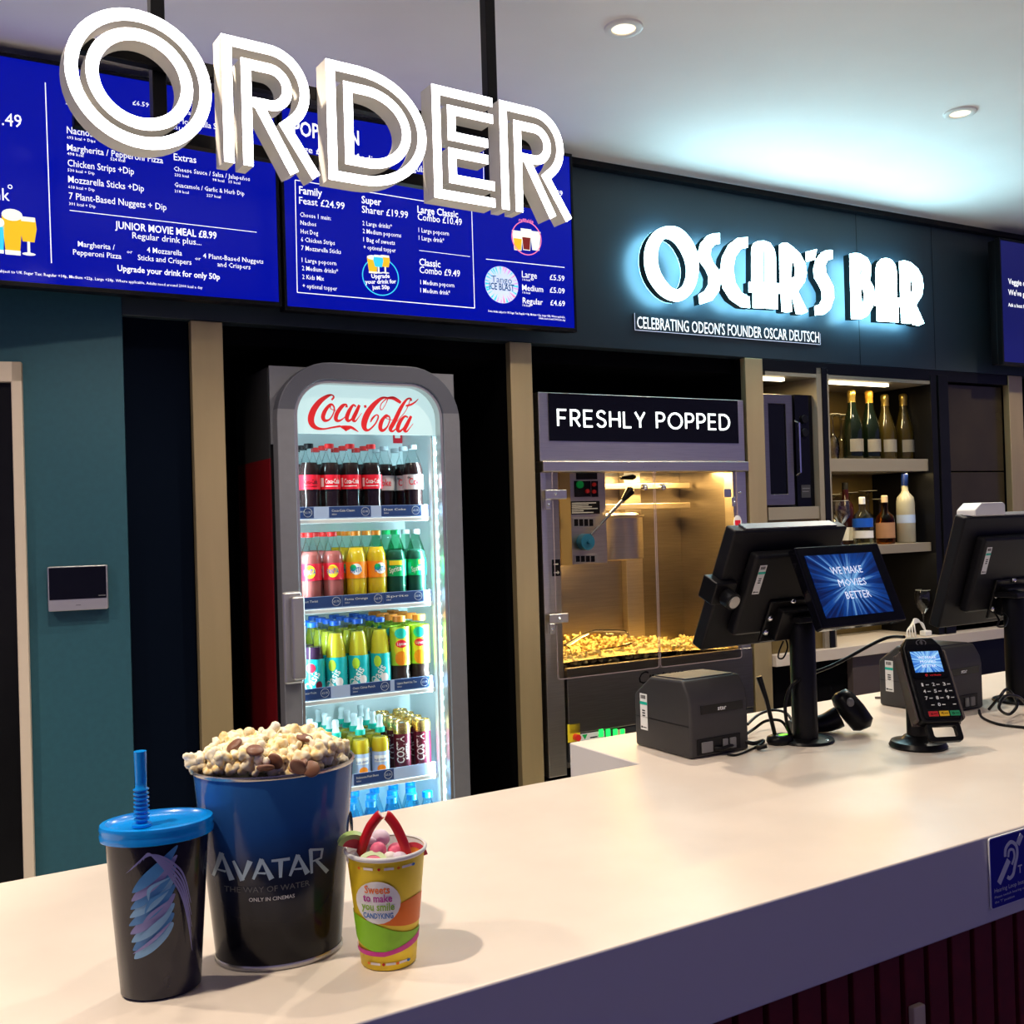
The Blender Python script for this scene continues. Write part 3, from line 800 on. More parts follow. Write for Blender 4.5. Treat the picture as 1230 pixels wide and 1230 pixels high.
def A_(zf, o):
    g = Glyph()
    def p(l): return zf([(x + o[0], y + o[1] + x * o[2]) for x, y in l])
    g.poly(p([(0, 330), (0, 60), (15, 25), (50, 5), (95, 0), (88, 90), (88, 330)]))
    g.poly(p([(98, 330), (98, 90), (97, 0), (140, 15), (170, 60), (180, 110), (184, 330)]))
    g.poly(p([(-20, 310), (210, 310), (210, 385), (-20, 385)]))
    g.poly(p([(10, 380), (95, 380), (95, 500), (10, 500)])); g.poly(p([(104, 380), (196, 380), (196, 500), (104, 500)]))
    return g
A_(z1, (938, 236, .05)).done('letter_a')
g = Glyph(); g.poly(z2([(36, 90), (55, 75), (95, 72), (130, 95), (130, 205), (125, 330), (120, 340), (130, 580), (90, 585), (55, 580), (40, 300)]))
g.poly(z2([(130, 95), (190, 150), (230, 225), (240, 295), (225, 360), (175, 430), (248, 580), (200, 600), (160, 595), (125, 440), (125, 335), (150, 320), (155, 270), (145, 225), (130, 205)])); g.done('letter_r')
Glyph().poly(z2([(232, 140), (315, 118), (300, 195), (235, 213)])).done('apostrophe')
Glyph().poly(z2([(430, 125), (430, 190), (395, 200), (378, 235), (382, 290), (410, 340), (440, 400), (442, 480), (415, 560), (370, 600), (300, 608), (297, 540), (330, 530), (352, 490), (350, 430), (325, 380), (295, 330), (288, 270), (305, 200), (345, 145), (385, 128)])).done('letter_s')
g = Glyph(); g.poly(z2([(555, 155), (600, 147), (635, 152), (636, 270), (632, 300), (640, 400), (645, 500), (650, 632), (600, 636), (568, 634)]))
g.poly(z2([(635, 152), (690, 185), (715, 240), (712, 320), (705, 345), (735, 400), (742, 470), (725, 550), (690, 610), (650, 632), (646, 525), (660, 500), (662, 440), (645, 400), (640, 310), (648, 280), (636, 265)])); g.done('letter_b')
def Ab():
    g = Glyph()
    g.poly(z2([(750, 490), (748, 270), (760, 220), (790, 190), (825, 184), (822, 490)])); g.poly(z2([(826, 490), (828, 184), (865, 195), (895, 235), (905, 290), (908, 490)]))
    g.poly(z2([(738, 468), (928, 478), (928, 545), (738, 535)])); g.poly(z2([(757, 535), (836, 538), (836, 655), (757, 650)])); g.poly(z2([(844, 538), (918, 540), (918, 658), (844, 656)]))
    return g
Ab().done('letter_a')
g = Glyph(); g.poly(z2([(922, 210), (960, 202), (1006, 215), (1006, 335), (1004, 430), (1010, 668), (970, 668), (938, 662)]))
g.poly(z2([(1006, 215), (1060, 260), (1092, 320), (1102, 390), (1092, 460), (1048, 530), (1108, 665), (1065, 685), (1020, 675), (1004, 560), (1004, 450), (1018, 430), (1022, 395), (1016, 360), (1006, 330)])); g.done('letter_r')
# caption below
cp = thing('caption_sign', "thin white caption celebrating the founder under the bar name letters", 'sign', W.w(.416, 0, 2.115), W.rz)
x0, _ = W.on(774, 385); x1, _ = W.on(993, 400)
mesh('plate', MB().box(0, x1 - x0 + .004, -.006, -.0002, .006, .066), 'header', cp)
mb = MB()
for a, b in (((0, .006), (0, .066)), ((0, .006), (x1 - x0 + .004, .006)), ((x1 - x0 + .004, .006), (x1 - x0 + .004, .05))): mb.line(a, b, .0018, -.0066)
mesh('outline', mb, 'glow_soft', cp, smooth=False)
mb = MB(); mb.text("CELEBRATING ODEON'S FOUNDER OSCAR DEUTSCH", .010, .0135, .060, -.0066, width=x1 - x0 - .012, bold=.004)
mesh('lettering', mb, 'glow_white', cp, smooth=False)

# ------------------------------------------------------------ drinks fridge
FX = -.6175; FH = .2875                      # centre and half width along the wall
fg = thing('drinks_fridge', 'tall grey glass-door drinks fridge with red cola lettering on its lit header', 'fridge', W.w(FX, 0, 0), W.rz)
def fx(px, py, y=-.1):
    a, b = W.on(px, py, y); return a - FX, b
TOPZ = 1.936
# cabinet: open box, front open
mb = MB(); hw = .2925
mb.box(-hw, -hw + .03, -.045, .32, .02, 1.925); mb.box(hw - .03, hw, -.045, .32, .02, 1.925); mb.box(-hw + .03, hw - .03, -.045, .32, 1.90, 1.925)
mb.box(-hw + .03, hw - .03, .29, .32, .02, 1.90); mb.box(-hw + .03, hw - .03, -.045, .29, .02, .14)
mesh('cabinet', mb, 'black_satin', fg)
mesh('corner_plate', MB().prism([(-hw, 1.70), (-hw + .06, 1.70), (-hw + .06, 1.80), (-.12, 1.925), (-hw, 1.925)], -.052, -.046), 'door_grey', fg)
mesh('corner_plate', MB().prism([(hw, 1.70), (hw - .06, 1.70), (hw - .06, 1.80), (.12, 1.925), (hw, 1.925)], -.052, -.046), 'door_grey', fg)
sp = mesh('side_panel', MB().box(-hw - .003, -hw - .0003, -.043, .315, .03, 1.66), 'red_side', fg)
mb = MB(); mb.box(-hw - .003, -hw - .0003, -.043, .315, 1.6602, 1.92)
mesh('side_panel', mb, 'dark_grey', fg)
# white liner
mb = MB(); i0 = -hw + .0302; i1 = hw - .0302
mb.box(i0, i0 + .006, -.04, .286, .142, 1.895); mb.box(i1 - .006, i1, -.04, .286, .142, 1.895); mb.box(i0, i1, .282, .2885, .142, 1.895); mb.box(i0, i1, -.04, .282, 1.888, 1.898); mb.box(i0, i1, -.04, .282, .1402, .146)
mesh('liner', mb, 'fridge_white', fg)
# door: rounded frame and pane
A = round_rect(-.2875, .2875, .12, TOPZ, (.03, .03, .165, .165), 10)
xl, _ = fx(357, 600); xr, _ = fx(536, 620)
B = round_rect(xl, xr, .22, 1.8845, (.03, .03, .105, .105), 10)
mb = MB().loops(A, B, -.100, -.052)
mb.m = [1 if sum(mb.v[i][2] for i in f) / len(f) > 1.80 else 0 for f in mb.f]  # upper frame faces take a darker grey: shade put into the colour
mm('frame_shade', (.10, .105, .13), .42, metal=.25)
mesh('door_frame', mb, ['door_grey', 'frame_shade'], fg, bevel=.004, angle=30)
A2 = round_rect(xl + .0005, xr - .0005, .2205, 1.884, (.03, .03, .105, .105), 10); B2 = round_rect(xl + .009, xr - .009, .229, 1.8755, (.022, .022, .097, .097), 10)
mesh('gasket', MB().loops(A2, B2, -.094, -.06), 'aluminium', fg, angle=30)
mesh('door_glass', MB().flat(B2, -.082), 'pane', fg, smooth=False)
# handle on the left edge
hx = fx(352, 790)[0]
mb = MB()
mb.prism([(hx - .030, 0), (hx + .026, 0), (hx + .026, .26), (hx - .030, .26)], -.118, -.1005)
mb.prism([(hx - .012, .012), (hx + .027, .012), (hx + .027, .248), (hx - .012, .248)], -.142, -.118)
hz0 = fx(352, 823, -.13)[1]
ho = mesh('handle', mb, 'aluminium', fg, bevel=.010, seg=3, angle=50); ho.location.z = hz0
# lit header with the script lettering
hdz = fx(440, 522, -.05)[1]
hp = mesh('header_panel', MB().prism(round_rect(xl - .014, xr + .014, hdz, 1.8875, (.002, .002, .10, .10), 10), -.058, -.048), 'header_panel', fg)
mb = MB()
def q(l): 
    o = []
    for p in l:
        a, b = fx(350 + p[0] / 6.474, 460 + p[1] / 6.474, -.0585); o.append((a, b) + tuple(p[2:]))
    return o
U = .00248 / 6.474 * 1.12
def pen(l, n=6):
    pts = bez(q(l), n); mb.ribbon([(p[0], p[1]) for p in pts], [max(.0006, p[2] * U) for p in pts], -.0605, -.0585)
# (x, y, thickness) read off the lettering
pen([(312, 132, 12), (328, 112, 12), (318, 95, 8), (285, 100, 20), (225, 140, 34), (175, 205, 42), (152, 270, 44), (160, 320, 38), (195, 350, 24), (250, 358, 12), (320, 346, 12), (380, 336, 14)])
pen([(375, 336, 6), (405, 345, 26), (430, 350, 34), (460, 345, 20), (490, 360, 14), (520, 380, 3)]); pen([(405, 345, 18), (422, 368, 10), (430, 372, 4)])
pen([(325, 172, 10), (300, 170, 18), (262, 215, 26), (245, 265, 28), (262, 293, 20), (300, 280, 10), (330, 225, 8), (330, 185, 10), (308, 168, 10), (305, 200, 5), (345, 215, 4)])
pen([(428, 190, 18), (425, 168, 10), (395, 180, 24), (355, 235, 28), (345, 280, 26), (368, 295, 16), (410, 270, 6), (450, 220, 5)])
pen([(500, 185, 10), (480, 172, 14), (450, 215, 26), (430, 270, 28), (445, 295, 18), (480, 265, 8), (525, 180, 8)]); pen([(528, 172, 18), (505, 225, 26), (480, 280, 26), (495, 298, 12), (520, 270, 5), (545, 235, 3)])
pen([(565, 184, 18), (582, 182, 18)], 1)
pen([(700, 212, 8), (690, 195, 5), (700, 160, 6), (735, 125, 8), (748, 118, 8), (735, 160, 4), (705, 210, 4)])
pen([(745, 115, 10), (700, 120, 20), (640, 170, 34), (590, 240, 42), (565, 310, 42), (570, 355, 30), (600, 366, 14), (650, 320, 10), (675, 265, 10), (660, 248, 8), (630, 275, 14), (615, 305, 6)])
pen([(745, 118, 14), (790, 118, 24), (830, 140, 24), (850, 155, 16)])
pen([(755, 262, 10), (735, 252, 14), (700, 300, 28), (690, 350, 28), (710, 370, 20), (745, 340, 10), (765, 285, 8), (755, 258, 10), (735, 275, 5), (790, 290, 3)])
pen([(930, 140, 14), (925, 122, 12), (895, 130, 14), (850, 195, 26), (800, 300, 30), (770, 355, 28), (785, 376, 14), (820, 350, 5)])
pen([(890, 178, 12), (925, 170, 14), (960, 150, 10), (985, 125, 4)]); pen([(925, 128, 5), (890, 215, 4), (845, 270, 4), (820, 300, 3)])
pen([(905, 268, 10), (880, 260, 14), (845, 300, 26), (825, 355, 28), (840, 376, 18), (875, 345, 8), (925, 262, 8)]); pen([(930, 258, 18), (905, 310, 26), (880, 362, 26), (895, 378, 12), (920, 350, 5), (945, 318, 3)])
mesh('script_lettering', mb, 'coke_red', hp, angle=60)
# LED strip on the right
lx = fx(528, 720, -.045)[0]
ls = mesh('led_strip', MB().box(lx - .010, lx + .010, -.051, -.041, .18, hdz - .002), 'strip_cool', fg)
mb = MB()
for k in range(44):
    z = .20 + k * .036
    if z < hdz - .01: mb.lathe([(.006, 0), (.0075, .0)], 10) if False else mb.flat(arc(lx, z, .0068, .0068, 0, 324, 9), -.0515)
mesh('led_dots', mb, 'led_cool', ls, smooth=False)
mesh('strip_channel', MB().box(lx - .018, lx - .0105, -.051, -.03, .18, hdz).box(lx + .0105, lx + .018, -.051, -.03, .18, hdz), 'fridge_white', fg)
l_ = area('fridge_lamp', W.w(FX + .20, -.032, 1.02), 10, (.66, .93, 1), .02, 1.35, (W.ex[0] * -.85 + W.ey[0] * .53, W.ex[1] * -.85 + W.ey[1] * .53, 0)); 
l_.rotation_euler = (PI / 2, 0, W.rz + math.radians(58)); 
l2 = area('fridge_lamp', W.w(FX - .235, -.034, 1.02), 5, (.72, .94, 1), .012, 1.35, (0, 1, 0)); l2.rotation_euler = (PI / 2, 0, W.rz - math.radians(50))
# shelves with price rails
SHZ = [1.485, 1.221, .955, .688, .402]
names = [[(0, 'Coke Zero', '£2.75', .0, .12), (1, 'Coca-Cola Classic', '£3.00', .19, .39), (1, 'Diet Coke', '£2.75', .44, .64)],
         [(1, 'Fanta Fruit Twist', '£2.75', .0, .24), (1, 'Fanta Orange', '£2.75', .24, .44), (1, 'Sprite', '£2.75', .44, .64)],
         [(1, 'Oasis Summer Fruits', '£2.75', .0, .175), (1, 'Oasis Citrus Punch', '£2.75', .265, .46), (1, 'Lipton Peach Ice Tea', '£2.75', .48, .66)],
         [(1, 'Fruit Shoot', '£2.25', .0, .2), (1, 'Robinsons Fruit Shoot', '£2.25', .27, .465)],
         [(1, 'Spring Water', '£2.25', .05, .25), (1, 'Still Water', '£2.25', .35, .55)]]
xs0, xs1 = xl - .010, lx - .020
for k, z in enumerate(SHZ):
    sh = mesh('shelf', MB().box(xs0, xs1, -.028, .275, z - .009, z), 'fridge_shelf', fg, bevel=.002)
    mesh('shelf_lip', MB().prism([(xs0, z - .016), (xs1, z - .016), (xs1, z - .003), (xs0, z - .003)], -.038, -.0285), 'fridge_shelf', fg, bevel=.002)
    rl = mesh('price_rail', MB().box(xs0, xs1, -.0335, -.0318, z - .002, z + .034), 'price_clear', fg)
    for i, (_, nm, pr, a, b) in enumerate(names[k]):
        X0 = xs0 + .001 + a * .66; X1 = min(xs0 + b * .66, xs1 - .001)
        mb = MB(); mb.box(X0, X1, -.0346, -.0337, z + .001, z + .033, 0)
        mb.text(nm, X0 + .008, z + .018, .0095, -.0349, 1, width=min(.075, (X1 - X0) * .55)); mb.text('500ml', X0 + .008, z + .0085, .006, -.0349, 1)
        cx = X1 - .018
        mb.ribbon(arc(cx, z + .017, .0125, .0125, 0, 345, 20), .0009, -.0350, -.0347, 1, closed=True); mb.text(pr, cx, z + .0145, .008, -.0349, 1, align='c')
        mesh('price_label', mb, ['price_blue', 'paper'], fg, smooth=False)
ds = mesh('notice_sticker', MB().box(.222, .254, .276, .281, 1.735, 1.778), 'label_red', fg)
mb = MB(); mb.box(.227, .246, .2745, .2759, 1.752, 1.768); mesh('notice_print', mb, 'paper', ds)

# ------------------------------------------------------------ bottles
def wrap(r, z0):
    """bend flat lettering round a bottle: x along the girth, facing -y"""
    return lambda x, z: (r * math.sin(x / r), -r * math.cos(x / r), z0 + z)
BOT = {}
def bottle(kind, name, prof, liq, liq_top, lab, capm, pet='pet', cap=(.014, .014), label_art=None, rr=None):
    """prof: outline; liq: liquid material or None; lab: (z0, z1, material)"""
    t = thing(name, kind, 'bottle', (0, 0, -50))
    top = prof[-1][1]
    mesh('body', MB().lathe(prof, 20, cap1=False), pet, t, angle=70)
    if liq:
        ip = [(max(r - .0012, .001), z + .0015) for r, z in prof if z < liq_top]
        r_ = next(p[0] for p in prof if p[1] >= liq_top); ip.append((max(.004, r_ - .001), liq_top))
        mesh('liquid', MB().lathe(ip, 20), liq, t, angle=70)
    R = rr or max(p[0] for p in prof) + .0006
    if lab:
        lb = mesh('label', MB().lathe([(R, lab[0]), (R, lab[1])], 24, cap0=False, cap1=False), lab[2], t, angle=70)
        if label_art: label_art(R + .0005, lab[0], lab[1], lb)
    cr, ch = cap
    mesh('cap', MB().lathe([(cr, top - ch), (cr, top - .001), (cr - .0015, top), (.0001, top)], 18), capm, t, angle=50)
    BOT[kind] = t; return t
def art(*items):
    """items: (text, x, z, size, material, width) / shapes placed on the label"""
    def go(R, z0, z1, lb):
        mats = []; mb = MB(); lay = 0
        for it in items:
            k = it[0]; m_ = it[-1]
            if m_ not in mats: mats.append(m_)
            mi = mats.index(m_); lay += .0002; rr = R + lay
            if k == 't':
                _, s_, x, z, size, w, rot, m_ = it
                mb.text(s_, x, z, size, 0, mi, width=w, bold=.012, align='c', fn=wrap(rr, z0), rot=rot)
            elif k == 'e':
                _, x, z, a, b, m_ = it
                f = wrap(rr, z0); v = [f(x, z)]
                for g_ in (.34, .67, 1): v += [f(*p) for p in arc(x, z, a * g_, b * g_, 0, 340, 17)]
                mb.add(v, [(0, 1 + i, 1 + (i + 1) % 18) for i in range(18)] + [(1 + o + i, 19 + o + i, 19 + o + (i + 1) % 18, 1 + o + (i + 1) % 18) for o in (0, 18) for i in range(18)], mi)
            elif k == 'q':
                _, x0, x1, za, zb, m_ = it
                f = wrap(rr, z0); n = 8; v = [f(x0 + (x1 - x0) * i / n, zz) for zz in (za, zb) for i in range(n + 1)]
                mb.add(v, [(i, i + 1, n + 2 + i, n + 1 + i) for i in range(n)], mi)
        mesh('label_print', mb, mats, lb, smooth=False)
    return go
contour = [(.022, 0), (.030, .004), (.0315, .02), (.0285, .05), (.030, .085), (.0315, .10), (.0315, .128), (.0300, .145), (.024, .168), (.0165, .188), (.0130, .198), (.0130, .222)]
std = [(.024, 0), (.031, .005), (.0315, .06), (.0315, .125), (.029, .15), (.021, .178), (.0135, .198), (.0130, .222)]
def L(k, *a, **w): return bottle(k, *a, **w)
L('zero', 'cola_bottle', contour, 'cola', .165, (.085, .128, 'label_red'), 'black', label_art=art(('t', 'Coca-Cola', 0, .016, .019, .042, 0, 'black'), ('q', -.02, .02, .008, .0095, 'black')))
L('classic', 'cola_bottle', contour, 'cola', .165, (.085, .128, 'label_red'), 'red_cap', label_art=art(('t', 'Coca-Cola', .004, .017, .020, .046, 0, 'paper'), ('q', -.02, .02, .008, .0100, 'paper'), ('q', -.036, -.024, .008, .034, 'paper')))
L('diet', 'cola_bottle', contour, 'cola', .165, (.082, .128, 'label_silver'), 'cap_grey', label_art=art(('t', 'Coke', .004, .014, .030, .046, 0, 'label_red'), ('t', 'diet', -.018, .034, .010, .012, 0, 'black')))
L('twist', 'soda_bottle', std, 'liq_pink', .165, (.080, .130, 'fruit_red'), 'red_cap', label_art=art(('e', .006, .026, .017, .019, 'yellow'), ('e', .002, .030, .012, .012, 'orange'), ('q', -.034, -.026, .006, .042, 'paper'), ('t', 'FANTA', .006, .018, .022, .036, .08, 'text_blue')))
L('fanta', 'soda_bottle', std, 'liq_orange', .172, (.080, .130, 'orange'), 'orange', label_art=art(('e', .006, .028, .017, .017, 'paper'), ('e', -.004, .032, .010, .010, 'green'), ('t', 'FANTA', .006, .018, .022, .036, .08, 'text_blue')))
L('sprite', 'soda_bottle', std, 'liq_clear', .160, (.080, .130, 'green'), 'green', pet='pet_green', label_art=art(('q', -.018, .024, .034, .048, 'yellow'), ('t', 'Sprite', .002, .014, .024, .040, .22, 'paper')))
L('spritezero', 'soda_bottle', std, 'liq_clear', .160, (.080, .130, 'green'), 'cap_grey', pet='pet_green', label_art=art(('q', .012, .03, .034, .048, 'lime'), ('t', 'Sprite', .008, .014, .024, .036, .22, 'paper'), ('q', -.03, -.012, .006, .04, 'cap_teal')))
oas = [(.024, 0), (.031, .004), (.0315, .03), (.0305, .10), (.0265, .155), (.0200, .190), (.0150, .205), (.0150, .222)]
L('oasis', 'fruit_drink_bottle', oas, 'liq_yellow', .185, (.012, .115, 'teal_label'), 'cap_blue', cap=(.0165, .014), rr=.0322, label_art=art(('e', -.008, .080, .012, .017, 'lime'), ('e', .014, .030, .012, .014, 'candy_white'), ('e', -.012, .018, .010, .010, 'paper'), ('t', 'Oasis', .002, .034, .036, .062, 1.0, 'paper')))
L('oasis_red', 'fruit_drink_bottle', oas, 'liq_dark', .150, (.012, .115, 'teal_label'), 'cap_blue', cap=(.0165, .014), rr=.0322, label_art=art(('e', -.010, .078, .014, .014, 'fruit_red'), ('e', .014, .026, .011, .013, 'maroon'), ('t', 'Oasis', .002, .034, .036, .062, 1.0, 'paper')))
tea = [(.024, 0), (.031, .004), (.029, .02), (.031, .035), (.029, .05), (.031, .07), (.031, .15), (.028, .168), (.022, .186), (.0185, .198), (.0185, .222)]
L('tea', 'iced_tea_bottle', tea, 'liq_tea', .070, (.072, .190, 'lime'), 'peach', cap=(.020, .018), rr=.0312, label_art=art(('e', 0, .052, .022, .030, 'yellow'), ('e', 0, .022, .020, .022, 'orange'), ('e', 0, .098, .020, .016, 'cap_teal'), ('e', .002, .066, .019, .012, 'label_red'), ('t', 'Lipton', .002, .062, .013, .028, 0, 'paper')))
shoot = [(.020, 0), (.0265, .004), (.0275, .03), (.0245, .055), (.0275, .085), (.0285, .105), (.024, .128), (.014, .145), (.013, .150), (.013, .156)]
def shoot_bottle(k, liq, l1):
    t = L(k, 'sports_cap_bottle', shoot, liq, .125, (.012, .085, l1), 'cap_teal', cap=(.0155, .016), rr=.0278, label_art=art(('e', .004, .022, .014, .012, 'orange'), ('q', -.02, .022, .042, .062, 'paper'), ('t', 'fruit shoot', 0, .046, .012, .038, .1, 'text_blue')))
    mesh('spout', MB().lathe([(.0115, .1555), (.0085, .168), (.0085, .176), (.0095, .178), (.0095, .190), (.006, .193), (.0001, .193)], 16), 'cap_white', t, angle=50)
    return t
shoot_bottle('shoot_orange', 'liq_juice', 'price_clear'); shoot_bottle('shoot_black', 'liq_dark', 'cap_teal')
wat = [(.024, 0), (.031, .004), (.0305, .03), (.029, .05), (.0315, .07), (.0315, .12), (.029, .145), (.021, .172), (.0135, .195), (.0130, .222)]
L('water', 'water_bottle', wat, None, 0, (.07, .115, 'water_blue'), 'water_blue', pet='pet_water', cap=(.016, .018))
t = thing('coffee_can', 'can', 'can', (0, 0, -50)); BOT['can'] = t
mesh('body', MB().lathe([(.021, 0), (.0265, .006), (.0265, .128)], 22, cap1=False), 'maroon', t, angle=50)
mesh('shoulder', MB().lathe([(.0266, .128), (.0266, .150), (.0235, .160)], 22, cap0=False, cap1=False), 'gold', t, angle=50)
ld = mesh('lid', MB().lathe([(.0235, .1601), (.0235, .162), (.0215, .162), (.0210, .1585), (.0001, .1585)], 22, cap0=False), 'gold', t, angle=40)
mesh('pull_tab', MB().box(-.006, .006, -.010, .008, .1588, .160), 'aluminium', ld, bevel=.001)
mb = MB(); mb.text('COSTA', .004, .040, .036, 0, 0, width=.082, bold=.015, fn=wrap(.0270, 0), rot=PI / 2); mb.text('COFFEE', .016, .05, .011, 0, 0, width=.05, fn=wrap(.0270, 0), rot=PI / 2)
mesh('can_lettering', mb, 'paper', t, smooth=False)
for b_ in list(BOT.values()): KIDS[b_.name] = [(c, kids(c)) for c in kids(b_)]

ORD = ['leftmost', 'second from left', 'third from left', 'fourth from left', 'fifth from left', 'rightmost']
ROWN = ['front row', 'second row', 'third row', 'back row']
first_used = set()
def put(k, label, X, Y, z, rot, group):
    p = W.w(FX + X, Y, z)
    if k in first_used: return dup(BOT[k], label, p, W.rz + rot, group)
    first_used.add(k); t = BOT[k]; t.location = p; t.rotation_euler = (0, 0, W.rz + rot); t['label'] = label; t['group'] = group
    return t
KINDS = {'zero': 'black-capped red-label cola bottle', 'classic': 'red-capped cola bottle', 'diet': 'silver-label diet cola bottle', 'twist': 'red-label pink fruit soda bottle', 'fanta': 'orange soda bottle', 'sprite': 'green-capped green-label lemon soda bottle', 'spritezero': 'grey-capped green-label lemon soda bottle',
    'oasis': 'yellow citrus drink bottle with teal label', 'oasis_red': 'dark fruit drink bottle with teal label', 'tea': 'peach iced tea bottle with orange cap', 'shoot_orange': 'orange juice bottle with sports cap', 'shoot_black': 'dark juice bottle with sports cap', 'water': 'blue-capped water bottle', 'can': 'maroon coffee can with gold top'}
SHN = ['top fridge shelf', 'second fridge shelf', 'third fridge shelf', 'fourth fridge shelf', 'lowest visible fridge shelf']
#           px of the front bottles and their kind, shelf by shelf
SHELF = [([('zero', 372), ('classic', 397), ('classic', 422), ('classic', 447), ('diet', 472), ('diet', 496)], 3, 590, .022),
         [('twist', 374), ('twist', 401), ('fanta', 428), ('fanta', 452), ('sprite', 476), ('spritezero', 500)],
         [('oasis_red', 376), ('oasis', 404), ('oasis', 431), ('oasis', 456), ('tea', 481), ('tea', 504)],
         [('shoot_black', 379), ('shoot_black', 404), ('shoot_orange', 433), ('shoot_orange', 457), ('can', 483), ('can', 507)],
         [('water', 420), ('water', 445), ('water', 470), ('water', 494), ('water', 518)]]
SHELF[0] = SHELF[0][0]
PY = [590, 690, 790, 890, 960]; ROWS = [3, 3, 4, 4, 3]; PITCH = [.075, .078, .070, .066, .070]
for s_, row in enumerate(SHELF):
    for i, (k, px) in enumerate(row):
        X = fx(px, PY[s_], .008)[0]
        if s_ == 4: X = min(X, .19)
        col = ORD[i] if len(row) == 6 else ['leftmost', 'second from left', 'middle', 'fourth from left', 'rightmost'][i]
        for r in range(ROWS[s_]):
            if s_ == 0 and k == 'diet' and i == 4 and r == 0: continue
            xj = X + (r * .004 if s_ in (0, 3) else 0) + random.uniform(-.002, .002)
            if s_ == 4 and r % 2: xj += .03
            if xj > .20: continue
            rot = random.uniform(-.35, .1) - .25
            if k in ('can', 'tea'): rot = random.uniform(-.3, 0) - .15
            put(k, '%s, %s column, %s, %s' % (KINDS[k], col, ROWN[r], SHN[s_]), xj, .008 + r * PITCH[s_], SHZ[s_] + .0005, rot, 'bottles on the ' + SHN[s_] if k != 'can' else 'coffee cans in the fridge')

# ------------------------------------------------------------ popcorn machine
PX = .4634
pm = thing('popcorn_machine', 'steel popcorn machine with a glowing FRESHLY POPPED sign and amber-lit case', 'popcorn machine', W.w(PX, 0, 0), W.rz)
def px_(x, y, d=0.0):
    a, b = W.on(x, y, d); return a - PX, b
L_, R_ = -.4500, .4500
zt, zh = 1.889, px_(700, 567)[1]          # top of hood, top of window
zl = px_(700, 554)[1]
zb = .958                      # bottom of window
DP = .395
# hood
mb = MB(); mb.box(L_, R_, 0, DP, zl + .0005, zt)
mesh('hood', mb, 'steel', pm, bevel=.003)
mesh('hood_lip', MB().box(L_, R_, -.020, .06, zh, zl), 'steel', pm, bevel=.004)
a0, c1 = px_(658, 470.5); a1, _ = px_(885, 480); _, c0 = px_(659, 529.5)
sg2 = mesh('sign_panel', MB().box(a0, a1, -.004, -.0003, c0, 1.8855), 'black_gloss', pm)
# geometric round-stroke lettering
def stroke_word(word, x0, x1, zb_, hgt, w, y):
    G = {'F': [[(0, 0), (0, 1), (.55, 1)], [(0, .5), (.48, .5)]], 'R': [[(0, 0), (0, 1), (.28, 1)] + arc(.28, .74, .28, .26, 80, -90, 8) + [(0, .48)], [(.26, .48), (.58, 0)]], 'E': [[(.55, 1), (0, 1), (0, 0), (.55, 0)], [(0, .5), (.5, .5)]],
         'S': [bez([(.56, .84), (.42, .98), (.2, .98), (.06, .84), (.08, .64), (.30, .52), (.52, .40), (.58, .20), (.44, .03), (.2, .02), (.02, .18)], 4)], 'H': [[(0, 0), (0, 1)], [(.66, 0), (.66, 1)], [(0, .5), (.66, .5)]], 'L': [[(0, 1), (0, 0), (.5, 0)]],
         'Y': [[(0, 1), (.34, .45), (.68, 1)], [(.34, .45), (.34, 0)]], 'P': [[(0, 0), (0, 1), (.28, 1)] + arc(.28, .73, .29, .27, 80, -90, 8) + [(0, .46)]], 'O': [arc(.5, .5, .5, .5, 0, 348, 29)], 'D': [[(0, 0), (0, 1), (.26, 1)] + arc(.26, .5, .5, .5, 85, -85, 14) + [(.26, 0), (0, 0)]], ' ': []}
    ADV = {'F': .55, 'R': .58, 'E': .55, 'S': .60, 'H': .66, 'L': .5, 'Y': .68, 'P': .57, 'O': 1.0, 'D': .76, ' ': .25}
    tot = sum(ADV[c] for c in word) + .32 * (len(word) - 1); k = (x1 - x0) / tot; mb = MB(); x = x0
    for c in word:
        for st in G[c]:
            mb.ribbon([(x + p[0] * k, zb_ + p[1] * hgt) for p in st], w, y - .003, y - .0002, 0, closed=c == 'O')
        x += (ADV[c] + .32) * k
    return mb
b0 = px_(669.5, 512); b1 = px_(875, 517)
mesh('sign_lettering', stroke_word('FRESHLY POPPED', b0[0], b1[0], b0[1] + .001, .054, .0068, -.004), 'popped_face', sg2, angle=60)
# jambs, back, floor of the case
jl = px_(672, 620)[0]; jr = px_(881, 600)[0]
mesh('left_jamb', MB().box(L_, jl, .0005, .05, .60, zh - .0005), 'steel', pm, bevel=.002)
mesh('right_jamb', MB().box(jr, R_, .0005, .05, zb - .01, zh - .0005), 'steel', pm, bevel=.002)
mb = MB(); mb.box(L_, L_ + .01, .05, DP - .01, zb, zl); mb.box(R_ - .01, R_, .05, DP - .01, zb, zl); mb.box(L_, R_, DP - .0095, DP, zb - .03, zl)
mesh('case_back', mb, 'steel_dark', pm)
mesh('case_floor', MB().box(L_, R_, .012, DP - .0097, zb - .03, zb - .012), 'steel', pm)
